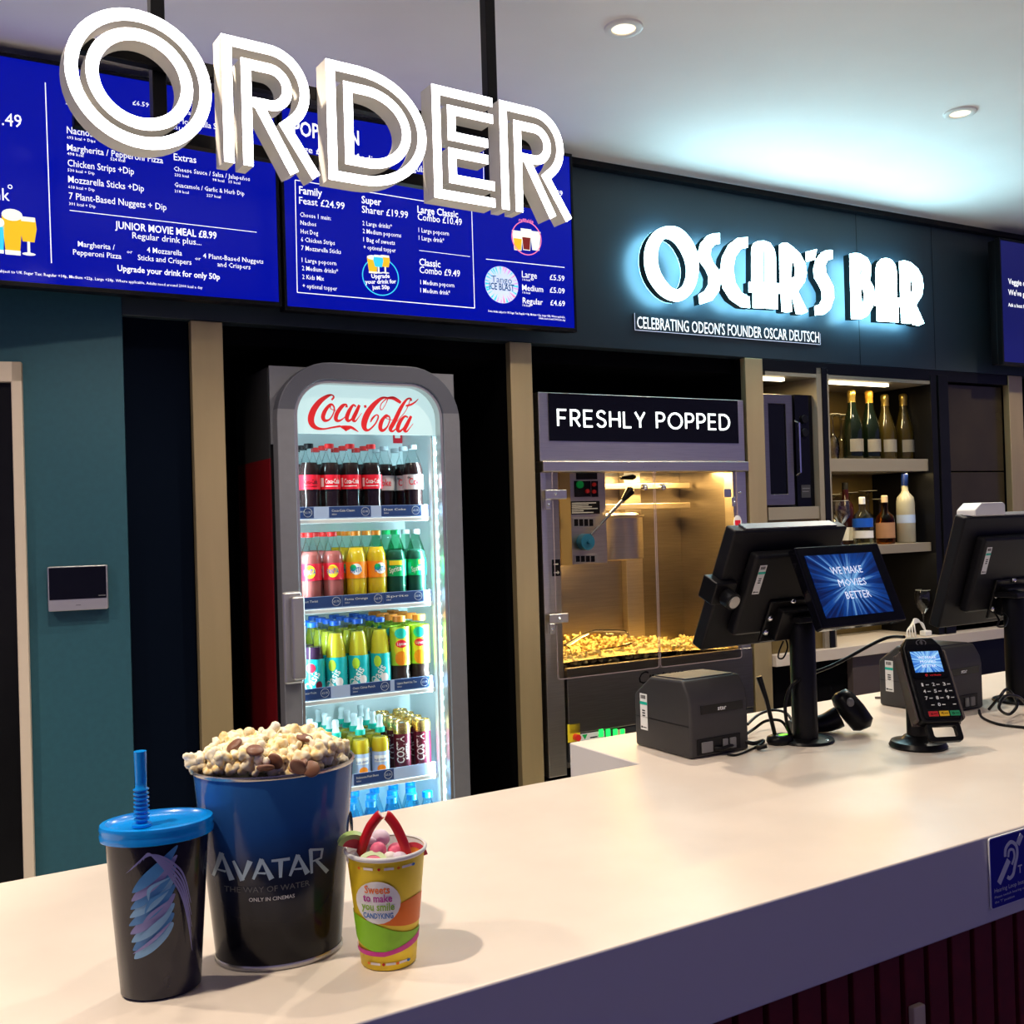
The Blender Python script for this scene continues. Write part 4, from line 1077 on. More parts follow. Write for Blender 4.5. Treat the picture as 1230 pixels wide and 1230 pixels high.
# lower front
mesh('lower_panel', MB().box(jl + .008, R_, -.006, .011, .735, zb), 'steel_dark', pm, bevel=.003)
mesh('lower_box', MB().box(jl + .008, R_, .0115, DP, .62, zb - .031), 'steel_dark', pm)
mesh('control_strip', MB().box(jl + .008, R_, -.002, .011, .64, .733), 'dark_grey', pm, bevel=.002)
mb = MB(); c_ = px_(766, 822, -.006); mb.text('Cretors', c_[0], c_[1], .062, -.0066, skew=.25, width=.20)
mesh('script_badge', mb, 'black', pm, smooth=False)
sw = mesh('isolator_switch', MB().box(px_(681, 880)[0], px_(696, 880)[0], -.006, -.0022, px_(688, 891)[1], px_(688, 869)[1]), 'yellow', pm, bevel=.001)
c_ = px_(690, 886); mesh('switch_knob', MB().cyl((c_[0], -.026, c_[1] + .003), (c_[0], -.006, c_[1] + .003), .011, 14), 'button_red', sw)
for px in (721, 729.5, 738, 746.5):
    c_ = px_(px, 880)
    mesh('rocker_switch', MB().box(c_[0] - .008, c_[0] + .008, -.008, -.0022, c_[1] - .013, c_[1] + .013), 'led_green', pm, bevel=.001)
mesh('rocker_plate', MB().box(px_(698, 880)[0], px_(716, 880)[0], -.004, -.0022, .672, .700), 'black', pm)
c0_ = px_(696, 875); c1_ = px_(725, 864)
wp = mesh('warning_label', MB().box(c0_[0], c1_[0], -.0028, -.0021, .706, .731), 'paper', pm)
mb = MB(); mb.flat([(c0_[0] + .008, .728), (c0_[0] + .030, .728), (c0_[0] + .019, .710)], -.0032, 0); mb.text('CE', c1_[0] - .026, .711, .02, -.0032, 1); mb.box(c0_[0] + .04, c0_[0] + .07, -.0031, -.0029, .712, .716, 1)
mesh('label_print', mb, ['button_green', 'black'], wp, smooth=False)
mesh('paper_note', MB().box(px_(740, 870)[0], px_(750, 870)[0], -.0045, -.0022, .703, .727), 'tan_plate', pm)
mm('clip_edge', (.34, .27, .28), .3)
# doors: clear panes with pinkish edges, clips
dl = px_(664, 640, -.014)[0]; dm = px_(787, 640, -.014)[0]; dr = px_(886, 640, -.014)[0]
zd1 = zh + .006; zd0 = .925
for a, b in ((dl, dm - .002), (dm + .002, dr)):
    d_ = mesh('acrylic_door', MB().prism(round_rect(a, b, zd0, zd1, .012, 5), -.017, -.0135), 'smoked', pm, bevel=0)
    mesh('door_edge', MB().loops(round_rect(a, b, zd0, zd1, .012, 5), round_rect(a + .003, b - .003, zd0 + .003, zd1 - .003, .010, 5), -.0176, -.0171), 'clip_edge', d_)
for x, y, w in ((663, 594, .085), (885, 592, -.055), (668, 743, .075)):
    c_ = px_(x, y, -.02); q_ = mesh('door_clip', MB().box(c_[0] - .028, c_[0] + w - .028 + (.02 if w < 0 else 0), -.024, -.0178, c_[1] - .016, c_[1] + .016).box(c_[0] - .028, c_[0] - .008, -.024, -.0178, c_[1] - .05, c_[1] - .015), 'steel', pm, bevel=.003)
    mesh('screw', MB().ball((c_[0] - .018, -.0245, c_[1] - .034), .005, 10, 6).ball((c_[0] + .012, -.0245, c_[1]), .005, 10, 6), 'chrome', q_)
for x in (773, 795):
    c_ = px_(x, 585, -.02); mesh('door_knob', MB().cyl((c_[0], -.030, c_[1]), (c_[0], -.0178, c_[1]), .011, 14).ball((c_[0], -.030, c_[1]), .009, 12, 7), 'chrome', pm)
for x in (773, 787, 868):
    c_ = px_(x, 561, -.02); mesh('lip_stud', MB().ball((c_[0], -.0145, c_[1]), .006, 10, 6), 'chrome', pm)
# control box
ba, bt = px_(684, 570, .055); bb, _ = px_(727, 570, .055); _, bz = px_(700, 678, .055)
cbx = mesh('control_box', MB().box(ba, bb, .056, .21, bz, zh + .015), 'steel', pm, bevel=.002)
mesh('box_side', MB().box(ba - .045, ba - .0005, .052, .09, bz, zh + .012), 'amber_lit', pm)  # steel side of the box, amber light put into its colour
def pl(x0, y0, x1, y1, d, m_, nm, par=cbx, y=.0555, b=.001):
    p = px_(x0, y1, y); q_ = px_(x1, y0, y); return mesh(nm, MB().box(p[0], q_[0], y - d, y, p[1], q_[1]), m_, par, bevel=b)
pl(690, 577.5, 709, 597, .002, 'black', 'button_plate'); pl(710.5, 577.5, 718, 597, .002, 'black', 'button_plate'); pl(692, 567, 717, 576, .002, 'black', 'display_window')
for x, y, r, m_ in ((696.5, 582, .013, 'button_green'), (705.5, 590, .007, 'button_red'), (713.5, 582, .0065, 'button_red'), (713.5, 590.5, .0065, 'button_red')):
    c_ = px_(x, y, .05); mesh('push_button', MB().cyl((c_[0], .045, c_[1]), (c_[0], .0534, c_[1]), r, 16), m_, cbx)
p = pl(685, 601.5, 720, 618, .002, 'black', 'instruction_plate')
mb = MB()
for k in range(6):
    a = px_(687, 604.5 + k * 2.3, .0525); b = px_(687 + (29, 20, 24, 31, 14, 26)[k], 604.5 + k * 2.3, .0525); mb.box(a[0], b[0], .0529, .0534, a[1] - .002, a[1] + .0015)
mesh('plate_print', mb, 'paper', p)
for y0, y1, x0 in ((621.5, 634, 688), (665.5, 677, 690)):
    p = pl(x0, y0, x0 + 27, y1, .002, 'aluminium', 'diagram_plate')
    mb = MB()
    for k in range(4):
        a = px_(x0 + 2 + k * 6, y1 - 2, .0525); b = px_(x0 + 6.5 + k * 6, y0 + 2, .0525); mb.box(a[0], b[0], .0527, .0534, a[1], b[1])
    mesh('diagram_print', mb, 'black', p)
kc = px_(705, 651, .03)
mesh('kettle_dial', MB().cyl((kc[0], .022, kc[1]), (kc[0], .055, kc[1]), .0285, 28).cyl((kc[0], .012, kc[1]), (kc[0], .022, kc[1]), .007, 12), 'button_blue', cbx, bevel=.002)
g0 = px_(710, 642, .035); g1 = px_(748, 601, .035); g2 = px_(759, 587, .035)
lv = mesh('kettle_lever', MB().cyl((g0[0], .035, g0[1]), (g1[0], .035, g1[1]), .0055, 12), 'chrome', cbx)
mesh('lever_grip', MB().tube([(g1[0], .035, g1[1]), (g1[0] * .6 + g2[0] * .4, .035, g1[1] * .6 + g2[1] * .4), (g2[0] * .85 + g1[0] * .15, .035, g2[1] * .85 + g1[1] * .15), (g2[0], .035, g2[1])], [.008, .013, .017, .010], 14), 'black_satin', lv)
# kettle hanging in the case, support column, cross bars
k0 = px_(729, 645, .2)[0]; k1 = px_(769, 645, .2)[0]; _, kz1 = px_(748, 622, .2); _, kz0 = px_(748, 672, .2)
kcx = (k0 + k1) / 2 - .03; kr = (k1 - k0) / 2 + .035
kt = mesh('kettle', MB().lathe([(kr - .01, kz0), (kr, kz0 + .004), (kr, kz1), (kr + .006, kz1 + .004), (kr + .006, kz1 + .010), (kr - .01, kz1 + .010)], 36, c=(kcx, .225, 0)), 'steel', pm, angle=40)
mesh('kettle_lid', MB().lathe([(kr - .012, kz1 + .0102), (kr - .02, kz1 + .018), (.0001, kz1 + .02)], 30, c=(kcx, .225, 0)), 'steel_dark', kt, angle=40)
c0_ = px_(751, 690, .36)[0]; c1_ = px_(771, 690, .36)[0]
mesh('support_column', MB().box(c0_, c1_, .350, DP - .0102, zb - .01, zh + .02), 'steel', pm, bevel=.003)
for y in (584, 609):
    z = px_(740, y, .3)[1]; mesh('cross_bar', MB().box(-.10, .425, .30, .32, z - .012, z + .012), 'steel', pm, bevel=.003)
c_ = px_(760, 574, .12); mesh('damper_handle', MB().tube([(c_[0] - .05, .13, c_[1]), (c_[0], .12, c_[1] + .003), (c_[0] + .012, .12, c_[1] + .003)], [.006, .011, .006], 12), 'black_satin', pm)
# stickers
c_ = px_(886, 628, -.018); st = mesh('oval_sticker', MB().prism(arc(c_[0], c_[1], .020, .028, 0, 345, 24), -.0186, -.0177), 'white', pm)
mesh('sticker_print', MB().box(c_[0] - .013, c_[0] + .013, -.0190, -.0187, c_[1] - .012, c_[1] + .010), 'label_red', st)
c_ = px_(668, 682, 0); st = mesh('arrow_label', MB().box(c_[0] - .016, c_[0] + .016, -.0012, .0003, c_[1] - .028, c_[1] + .028), 'black', pm)
mb = MB(); mb.line((c_[0] - .010, c_[1] - .016), (c_[0] + .006, c_[1] - .016), .004, -.0016).flat([(c_[0] + .004, c_[1] - .009), (c_[0] + .012, c_[1] - .016), (c_[0] + .004, c_[1] - .023)], -.0016); mb.box(c_[0] - .010, c_[0] + .008, -.0016, -.0013, c_[1] + .010, c_[1] + .014)
mesh('arrow_print', mb, 'paper', st, smooth=False)
# the case lamps
mesh('heat_lamp', MB().box(-.12, .38, .16, .22, zh + .012, zh + .022), 'strip_warm', pm)
la = area('case_lamp', W.w(PX + .10, .19, zh + .006), 20, (1, .62, .20), .62, .06, (0, 0, -1)); la.rotation_euler = (0, 0, W.rz)
lb = area('case_lamp', W.w(PX - .12, .30, zb + .42), 15, (1, .60, .18), .25, .06, (0, 0, -1)); lb.rotation_euler = (0, 0, W.rz)

# popcorn kernels
def kernel(seed, sub=3):
    rnd = random.Random(seed); lob = []
    for i in range(rnd.randint(6, 9)):
        d = Vector((rnd.gauss(0, 1), rnd.gauss(0, 1), rnd.gauss(0, 1))).normalized(); lob.append((d * rnd.uniform(.40, .72), rnd.uniform(.26, .52)))
    bm = bmesh.new(); bmesh.ops.create_icosphere(bm, subdivisions=sub, radius=1)
    for v in bm.verts:
        d = v.co.normalized(); best = .30
        for c, r in lob:
            b = d.dot(c); disc = b * b - (c.length_squared - r * r)
            if disc > 0: best = max(best, b + math.sqrt(disc))
        v.co = d * (best + .10 * noise.noise(d * 3.5 + Vector((seed, 0, 0))) + .05 * noise.noise(d * 9 + Vector((0, seed, 0))))
    vs = [tuple(v.co) for v in bm.verts]; fs = [tuple(v.index for v in f.verts) for f in bm.faces]; bm.free()
    return vs, fs
# warm heap in the machine: uncountable, one object
mb = MB(); rnd = random.Random(3); kk = [kernel(100 + i, 1) for i in range(5)]
def hz_(x, y): return zb - .012 + 1.1 * max(.010, .012 + .035 * max(0, math.sin((x - L_) * 3.2 + .6)) * (.4 + .6 * y / DP))
nx, ny = 40, 14; gx = [(jl + .02 + (R_ - .05 - jl) * i / nx, .03 + (DP - .06) * j / ny) for j in range(ny + 1) for i in range(nx + 1)]
mb.add([(x, y, hz_(x, y)) for x, y in gx], [(j * (nx + 1) + i, j * (nx + 1) + i + 1, (j + 1) * (nx + 1) + i + 1, (j + 1) * (nx + 1) + i) for j in range(ny) for i in range(nx)])
for i in range(1500):
    x = rnd.uniform(jl + .03, R_ - .03); y = rnd.uniform(.04, DP - .03)
    h = .012 + .035 * max(0, math.sin((x - L_) * 3.2 + .6)) * (.4 + .6 * y / DP) + .02 * noise.noise(Vector((x * 9, y * 9, 2)))
    z = zb - .012 + rnd.uniform(.3, 1) * max(.010, h * 1.5)
    s_ = rnd.uniform(.010, .015); R3 = Matrix.Rotation(rnd.uniform(0, 6), 3, Vector((rnd.gauss(0, 1), rnd.gauss(0, 1), rnd.gauss(0, 1))).normalized())
    vs, fs = rnd.choice(kk); mb.add([tuple(R3 @ Vector(v) * s_ + Vector((x, y, z))) for v in vs], fs, 0)
o = mesh('popcorn_heap', mb, 'popcorn_warm', loc=W.w(PX, 0, 0), rz=W.rz, angle=80); o['kind'] = 'stuff'; tag(o, 'heap of warm yellow popcorn lying inside the lit popcorn machine', 'popcorn')
# clear scoop standing in the heap
s0 = px_(690, 797, .06); s1 = px_(762, 772, .06)
sc_ = thing('popcorn_scoop', 'clear plastic scoop half buried in the popcorn inside the machine', 'scoop', W.w(PX, 0, 0), W.rz)
mb = MB(); n = 12; rows = []
for i in range(9):
    t = i / 8; x = s0[0] + (s1[0] - s0[0]) * t; r = .055 * (.75 + .25 * math.sin(t * PI)); zc = zb + .035 + .012 * t
    rows.append([(x, .12 - r * 1.0 * math.cos(PI * k / n), zc + (r * 1.15 * math.sin(PI * k / n)) * (.35 + .65 * math.sin(min(1, t * 1.3 + .15) * PI * .62))) for k in range(n + 1)])
v = [p for r in rows for p in r]; mb.add(v, [(i * (n + 1) + k, i * (n + 1) + k + 1, (i + 1) * (n + 1) + k + 1, (i + 1) * (n + 1) + k) for i in range(8) for k in range(n)])
mesh('scoop_bowl', mb, 'acrylic', sc_, angle=80)
mb = MB(); mb.tube(rows[0], .0022, 6); mb.tube([r[0] for r in rows], .002, 6); mb.tube([r[n // 2] for r in rows], .0018, 6); mb.tube(rows[-1], .0018, 6)
mesh('scoop_rim', mb, 'glass', sc_)
mesh('scoop_handle', MB().tube([(s1[0], .12, zb + .05), (s1[0] + .05, .125, zb + .058), (s1[0] + .12, .13, zb + .05)], [.012, .010, .010], 10), 'acrylic', sc_)

# ------------------------------------------------------------ back bar
mm('olive', (.16, .112, .034), .40, noise_amt=.08, noise_scale=5)
mm('shelf_taupe', (.26, .225, .17), .45)
mm('bronze', (.055, .042, .022), .24, metal=.4, noise_amt=.15, noise_scale=4)
mm('counter_cream', (.66, .58, .50), .4)
BB = thing('back_bar_cabinet', 'tall olive and taupe back bar cabinet with lit shelves under the bar name', 'cabinet', W.w(1.0124, 0, 0), W.rz)
X = lambda x: x - 1.0124
YB = .33; CZ = .921
def bbm(n, mb, m_, bevel=.0): return mesh(n, mb, m_, BB, bevel=bevel)
bbm('back_panel', MB().box(X(1.0135), X(2.49), YB, .41, .0, 2.05), 'olive')
bbm('side_panel', MB().box(X(1.014), X(1.026), .03, YB - .0005, CZ, 2.0), 'olive')
bbm('divider', MB().box(X(1.296), X(1.322), .0, YB - .0005, CZ, 2.03), 'shelf_taupe', .001)
bbm('divider_strip', MB().box(X(1.3225), X(1.350), -.004, YB - .001, CZ, 2.03), 'black_satin', .001)
bbm('divider', MB().box(X(1.350), X(1.362), .0, YB - .0005, CZ, 2.03), 'shelf_taupe', .001)
bbm('upright', MB().box(X(1.962), X(2.000), -.003, YB - .001, CZ, 2.03), 'black_satin', .002)
bbm('upright', MB().box(X(2.004), X(2.066), -.010, YB - .001, CZ, 2.03), 'black_satin', .002)
bbm('top_rail', MB().box(X(1.014), X(2.483), .0, .04, 2.006, 2.051), 'black_satin', .001)
bbm('canopy', MB().box(X(1.027), X(1.295), .0, YB - .001, 1.990, 2.004), 'shelf_taupe')
bbm('canopy', MB().box(X(1.363), X(1.961), .0, YB - .001, 1.990, 2.004), 'shelf_taupe')
s1t = W.on(1050, 551, .02)[1]; s1b = W.on(1050, 566, .02)[1]; s2t = W.on(1050, 655, .02)[1]; s2b = W.on(1050, 666, .02)[1]
bbm('shelf', MB().box(X(1.363), X(1.961), .02, YB - .001, s1b, s1t), 'shelf_taupe', .001)
bbm('shelf', MB().box(X(1.363), X(1.961), .02, YB - .001, s2b, s2t), 'shelf_taupe', .001)
mz1 = W.on(950, 609, .01)[1]; mz0 = W.on(950, 624, .01)[1]
bbm('microwave_shelf', MB().box(X(1.027), X(1.295), .006, YB - .001, mz0, mz1), 'shelf_taupe', .001)
bbm('lower_panel', MB().box(X(1.027), X(1.295), .012, .03, CZ, mz0 - .001), 'olive')
bbm('lower_panel', MB().box(X(1.363), X(1.961), .30, .32, CZ, s2b - .02), 'olive')
bbm('door_panel', MB().box(X(2.072), X(2.480), .03, .05, 1.62, 2.0), 'bronze', .002)
bbm('door_panel', MB().box(X(2.072), X(2.480), .03, .05, .95, 1.615), 'bronze', .002)
for a, b, l in ((1.03, 1.17, 4), (1.42, 1.76, 10)):
    bbm('light_strip', MB().box(X(a), X(b), .045, .065, 1.978, 1.9895), 'strip_warm')
    q_ = area('shelf_lamp', W.w((a + b) / 2, .055, 1.975), l * .25, (1, .74, .34), b - a, .02, (0, 0, -1)); q_.rotation_euler = (0, 0, W.rz)
q_ = area('shelf_lamp', W.w(1.66, .07, s1b - .006), 1.4, (1, .74, .34), .5, .02, (0, 0, -1)); q_.rotation_euler = (0, 0, W.rz)
q_ = area('shelf_lamp', W.w(1.66, .05, s2b - .006), .8, (1, .80, .45), .5, .02, (0, 0, -1)); q_.rotation_euler = (0, 0, W.rz)
# back counter
bc = thing('back_counter', 'pale back counter with dark openings below running under the lit shelves', 'counter', W.w(.93, 0, 0), W.rz)
mesh('back_worktop', MB().box(.085, 2.3, -.022, .0595, .876, .920).box(.434, 1.03, .0596, .298, .880, .920), 'counter_cream', bc, bevel=.002)
mesh('carcass', MB().box(.09, 2.28, .032, .05, .02, .875), 'void', bc)
bx, bz = W.on(1024, 789, .0)
bx -= .93; bz = min(bz, .872)
mesh('drawer_front', MB().box(bx, bx + .30, .0, .0310, .30, bz), 'brown_front', bc, bevel=.003)
mesh('drawer_front', MB().box(bx + .305, 2.2, .0, .0310, .30, bz), 'black_satin', bc, bevel=.003)
# microwave
mw = thing('microwave', 'black and steel microwave oven on the shelf left of the bottles', 'microwave', W.w(1.03, .02, mz1 + .0005), W.rz)
H = W.on(950, 473, .02)[1] - mz1 - .002; wv = .262
mesh('body', MB().box(0, wv, .014, .28, .0, H), 'black_satin', mw, bevel=.004)
dx = wv * .56
dr_ = mesh('door', MB().loops(round_rect(-.001, dx, .008, H - .004, .003), round_rect(.022, dx - .034, .050, H - .040, .003), -.004, .0135), 'steel_dark', mw, bevel=.002)
mesh('window', MB().box(.0215, dx - .0335, .002, .012, .0495, H - .0395), 'black_gloss', dr_)
mesh('handle', MB().tube([(dx + .012, -.004, H * .28), (dx + .012, -.026, H * .30), (dx + .012, -.026, H * .74), (dx + .012, -.004, H * .76)], .005, 10), 'chrome', dr_)
cpn = mesh('control_panel', MB().box(dx + .022, wv, .004, .0135, .0, H), 'black_gloss', mw, bevel=.002)
for k in (.78, .66): mesh('dial', MB().cyl((dx + .066, -.006, H * k), (dx + .066, .0035, H * k), .017, 20), 'black_satin', cpn, bevel=.002)
mesh('rating_sticker', MB().box(dx + .042, dx + .090, .002, .0037, .035, .085), 'dark_grey', cpn)
mb = MB(); mb.box(dx + .046, dx + .086, .0012, .0018, .070, .073).box(dx + .046, dx + .080, .0012, .0018, .058, .061)
mesh('panel_print', mb, 'mid_grey', cpn)

# champagne
mm('dull_label', (.22, .21, .19), .5)
def champ(label, px, glass_m, foil, gold_label, sc=1.0):
    a = W.on(px, 548, .13)[0]
    t = thing('champagne_bottle', label, 'bottle', W.w(a, .13, s1t + .0005), W.rz - .2, 'champagne bottles on the upper bar shelf')
    k = sc
    prof = [(.036, 0), (.0415, .004), (.042, .02), (.042, .12), (.039, .145), (.028, .185), (.0185, .22), (.0155, .25)]
    mesh('body', MB().lathe([(r, z * k) for r, z in prof], 24), glass_m, t, angle=70)
    mesh('foil', MB().lathe([(.0185, .215 * k), (.0162, .238 * k), (.0158, .268 * k), (.0175, .271 * k), (.0175, .290 * k), (.013, .297 * k), (.0001, .299 * k)], 20, cap0=False), foil, t, angle=50)
    lb = mesh('label', MB().add([(.0426 * math.sin(.9 * (i / 8 - .5) * 2), -.0426 * math.cos(.9 * (i / 8 - .5) * 2), z) for z in (.035, .088) for i in range(9)], [(i, i + 1, i + 10, i + 9) for i in range(8)]), gold_label, t, angle=80)
    f = wrap(.0430, 0); mb = MB(); mb.add([f(x, z) for x, z in ((-.022, .060), (.022, .060), (.022, .064), (-.022, .064))], [(0, 1, 2, 3)]); mb.add([f(x, z) for x, z in ((-.014, .050), (.014, .050), (.014, .052), (-.014, .052))], [(0, 1, 2, 3)])
    mesh('label_print', mb, 'mid_grey', lb, smooth=False)
champ('dark champagne bottle with gold foil, leftmost of the four on the upper bar shelf', 1025, 'champagne', 'foil_gold', 'dull_label')
champ('dark champagne bottle with orange-gold neck foil, second from left on the upper bar shelf', 1046, 'champagne', 'foil_orange', 'dull_label')
champ('golden-green champagne bottle, third from left on the upper bar shelf', 1065, 'champagne_gold', 'foil_gold', 'dull_label', .96)
champ('golden-green champagne bottle at the right end of the upper bar shelf', 1087, 'champagne_gold', 'foil_gold', 'dull_label', .98)

mm('tan_label', (.42, .22, .11), .5); mm('navy_cap', (.004, .014, .10), .3)
# upturned glasses and spirits
def flute(label, x, y, z, k=1.0, group='upturned glasses on the bar shelves', up=False, bowl=(.020, .027, .024, .006)):
    t = thing('champagne_flute' if bowl[1] < .03 else 'wine_glass', label, 'glass', W.w(x, y, z), W.rz, group)
    if up: pr = [(.034, 0), (.034, .002), (.006, .006), (.0042, .02), (.0042, .085), (.010, .095), (bowl[1] + .006, .13), (bowl[1] + .004, .175), (bowl[0], .19)]
    else: pr = [(bowl[0], 0), (bowl[1], .045), (bowl[2], .09), (bowl[3], .115), (.0042, .125), (.0042, .188), (.010, .194), (.034, .198), (.034, .200)]
    e_ = [(p[0] * k, p[1] * k) for p in pr]
    for n_, q0 in (('glass_rim', e_[-1 if up else 0]), ('glass_foot', e_[0 if up else -1])): mesh(n_, MB().lathe([(q0[0] - .0008, q0[1] - .0006), (q0[0] + .0008, q0[1] - .0006), (q0[0] + .0008, q0[1] + .001), (q0[0] - .0008, q0[1] + .001)], 24, cap0=False, cap1=False), 'glass_edge', t, angle=70)
    mesh('glass_shell', MB().lathe([(r * k, z_ * k) for r, z_ in pr], 24, cap0=up, cap1=not up), 'glass', t, angle=70)
flute('upturned champagne flute, leftmost on the upper bar shelf beside the bottles', W.on(1001, 540, .17)[0], .17, s1t + .0005, .98)
flute('upturned champagne flute next to the leftmost champagne bottle', W.on(1011, 540, .22)[0], .22, s1t + .0005, 1.0)
flute('upturned champagne flute behind the leftmost champagne bottle', W.on(1022, 540, .26)[0], .26, s1t + .0005, .95)
flute('upturned champagne flute behind the third champagne bottle', W.on(1063, 540, .26)[0], .26, s1t + .0005, .93)
big = (.030, .040, .034, .008)
flute('upturned wine glass at the far left of the lower bar shelf', W.on(1002, 640, .22)[0], .22, s2t + .0005, 1.08, bowl=big)
flute('upturned wine glass behind the dark bottle on the lower bar shelf', W.on(1021, 640, .26)[0], .26, s2t + .0005, 1.12, bowl=big)
flute('tall upturned glass behind the clear spirit bottle on the lower bar shelf', W.on(1044, 640, .26)[0], .26, s2t + .0005, 1.15, bowl=big)
flute('upturned glass behind the amber spirit bottle on the lower bar shelf', W.on(1058, 640, .185)[0], .185, s2t + .0005, .96, bowl=big)
flute('upright wine glass in front on the left of the lower bar shelf', W.on(1011, 650, .05)[0], .05, s2t + .0005, .98, up=True, bowl=(.032, .032, 0, 0))
def spirit(label, px, y, prof, m_, capm, lab, lz, name='spirit_bottle', cap=(.013, .03), stripes=()):
    a = W.on(px, 650, y)[0]; t = thing(name, label, 'bottle', W.w(a, y, s2t + .0005), W.rz - .3, 'spirit bottles on the lower bar shelf')
    top = prof[-1][1]
    mesh('body', MB().lathe(prof, 24), m_, t, angle=60)
    mesh('stopper', MB().lathe([(cap[0], top + .0005), (cap[0], top + cap[1] - .002), (cap[0] - .003, top + cap[1])], 18), capm, t, angle=50)
    if lab:
        R = max(p[0] for p in prof) + .0008
        lb = mesh('label', MB().lathe([(R, lz[0]), (R, lz[1])], 24, cap0=False, cap1=False), lab, t, angle=80)
        for (z0, z1_, mt) in stripes: mesh('label_band', MB().lathe([(R + .0005, z0), (R + .0005, z1_)], 24, cap0=False, cap1=False), mt, lb, angle=80)
squat = [(.034, 0), (.038, .004), (.038, .10), (.034, .118), (.016, .135), (.0135, .142), (.0135, .175)]
spirit('dark bottle with a white label, leftmost of the spirits on the lower bar shelf', 1017, .165, [(.03, 0), (.034, .004), (.034, .15), (.03, .17), (.014, .195), (.0135, .235)], 'red_drink', 'black', 'paper', (.02, .075))
spirit('clear spirit bottle with blue and white labels on the lower bar shelf', 1037, .07, [(.036, 0), (.040, .004), (.040, .105), (.034, .125), (.016, .145), (.0135, .152), (.0135, .170)], 'liquor', 'white', 'white', (.03, .06), stripes=((.075, .112, 'cap_blue'),))
spirit('amber spirit bottle with an orange label on the lower bar shelf', 1064, .08, squat, 'amber', 'tan_plate', 'tan_label', (.025, .09))
spirit('frosted vodka bottle with a blue cap at the right of the lower bar shelf', 1089, .09, [(.034, 0), (.038, .004), (.038, .17), (.034, .195), (.017, .215), (.0135, .225), (.0135, .245)], 'frosted', 'navy_cap', None, (0, 0), cap=(.0145, .052))
kv = [o for o in COL.objects if o.name.startswith('spirit_bottle')][-1]
mesh('label', MB().lathe([(.0388, .085), (.0388, .120)], 24, cap0=False, cap1=False), 'price_clear', kv, angle=80)
# wine glass and white cord left on the back counter
gx = W.on(1110, 757, .055)[0]
flute('upright wine glass standing on the pale back counter beside a white cord', gx, .055, .9205, 1.0, group=None, up=True, bowl=(.030, .031, 0, 0))
gx = W.on(1097, 752, .025)[0]
nc = thing('coiled_cord', 'loose coil of white cord lying on the back counter beside a wine glass', 'cord', W.w(gx, .02, .9205), W.rz)
mb = MB()
for k in range(4):
    mb.tube(bez([(-.055 + k * .012, -.01 - k * .004, .004), (-.050 + k * .009, -.005 - k * .005, .030 + k * .005), (-.015 + k * .004, 0, .052 + k * .007), (.03, .003, .060 + k * .003), (.055, .0, .050 - k * .005), (.062 + k * .003, -.008, .010)], 5), .0030, 8)
mesh('cord_loops', mb, 'white', nc)
mesh('cord_plug', MB().box(.045, .085, -.02, .012, 0, .022), 'white', nc, bevel=.004)

# ------------------------------------------------------------ tills and counter kit
ZC = 1.0
def cpos(px, py, z=ZC): return C.loc(at_z(px, py, z))
def asset_tag(parent, X_, w, h, nm='asset_tag'):
    """small white barcode sticker lying in local x-z, facing -y"""
    mb = MB(); mb.X = X_
    mb.box(0, w, -.0006, 0, 0, h, 0)
    for k in range(5): mb.box(w * (.15 + .14 * k), w * (.23 + .14 * k), -.0010, -.0007, h * .86, h * .96, 1)
    mb.box(0, w, -.0010, -.0007, h * .70, h * .78, 2)
    for k in (.52, .45, .38): mb.box(w * .3, w * .7, -.0010, -.0007, h * k, h * (k + .035), 1)
    mb.box(w * .1, w * .3, -.0010, -.0007, h * .05, h * .10, 1); mb.box(w * .35, w * .85, -.0010, -.0007, h * .06, h * .085, 1)
    return mesh(nm, mb, ['paper', 'black', 'cap_teal'], parent)

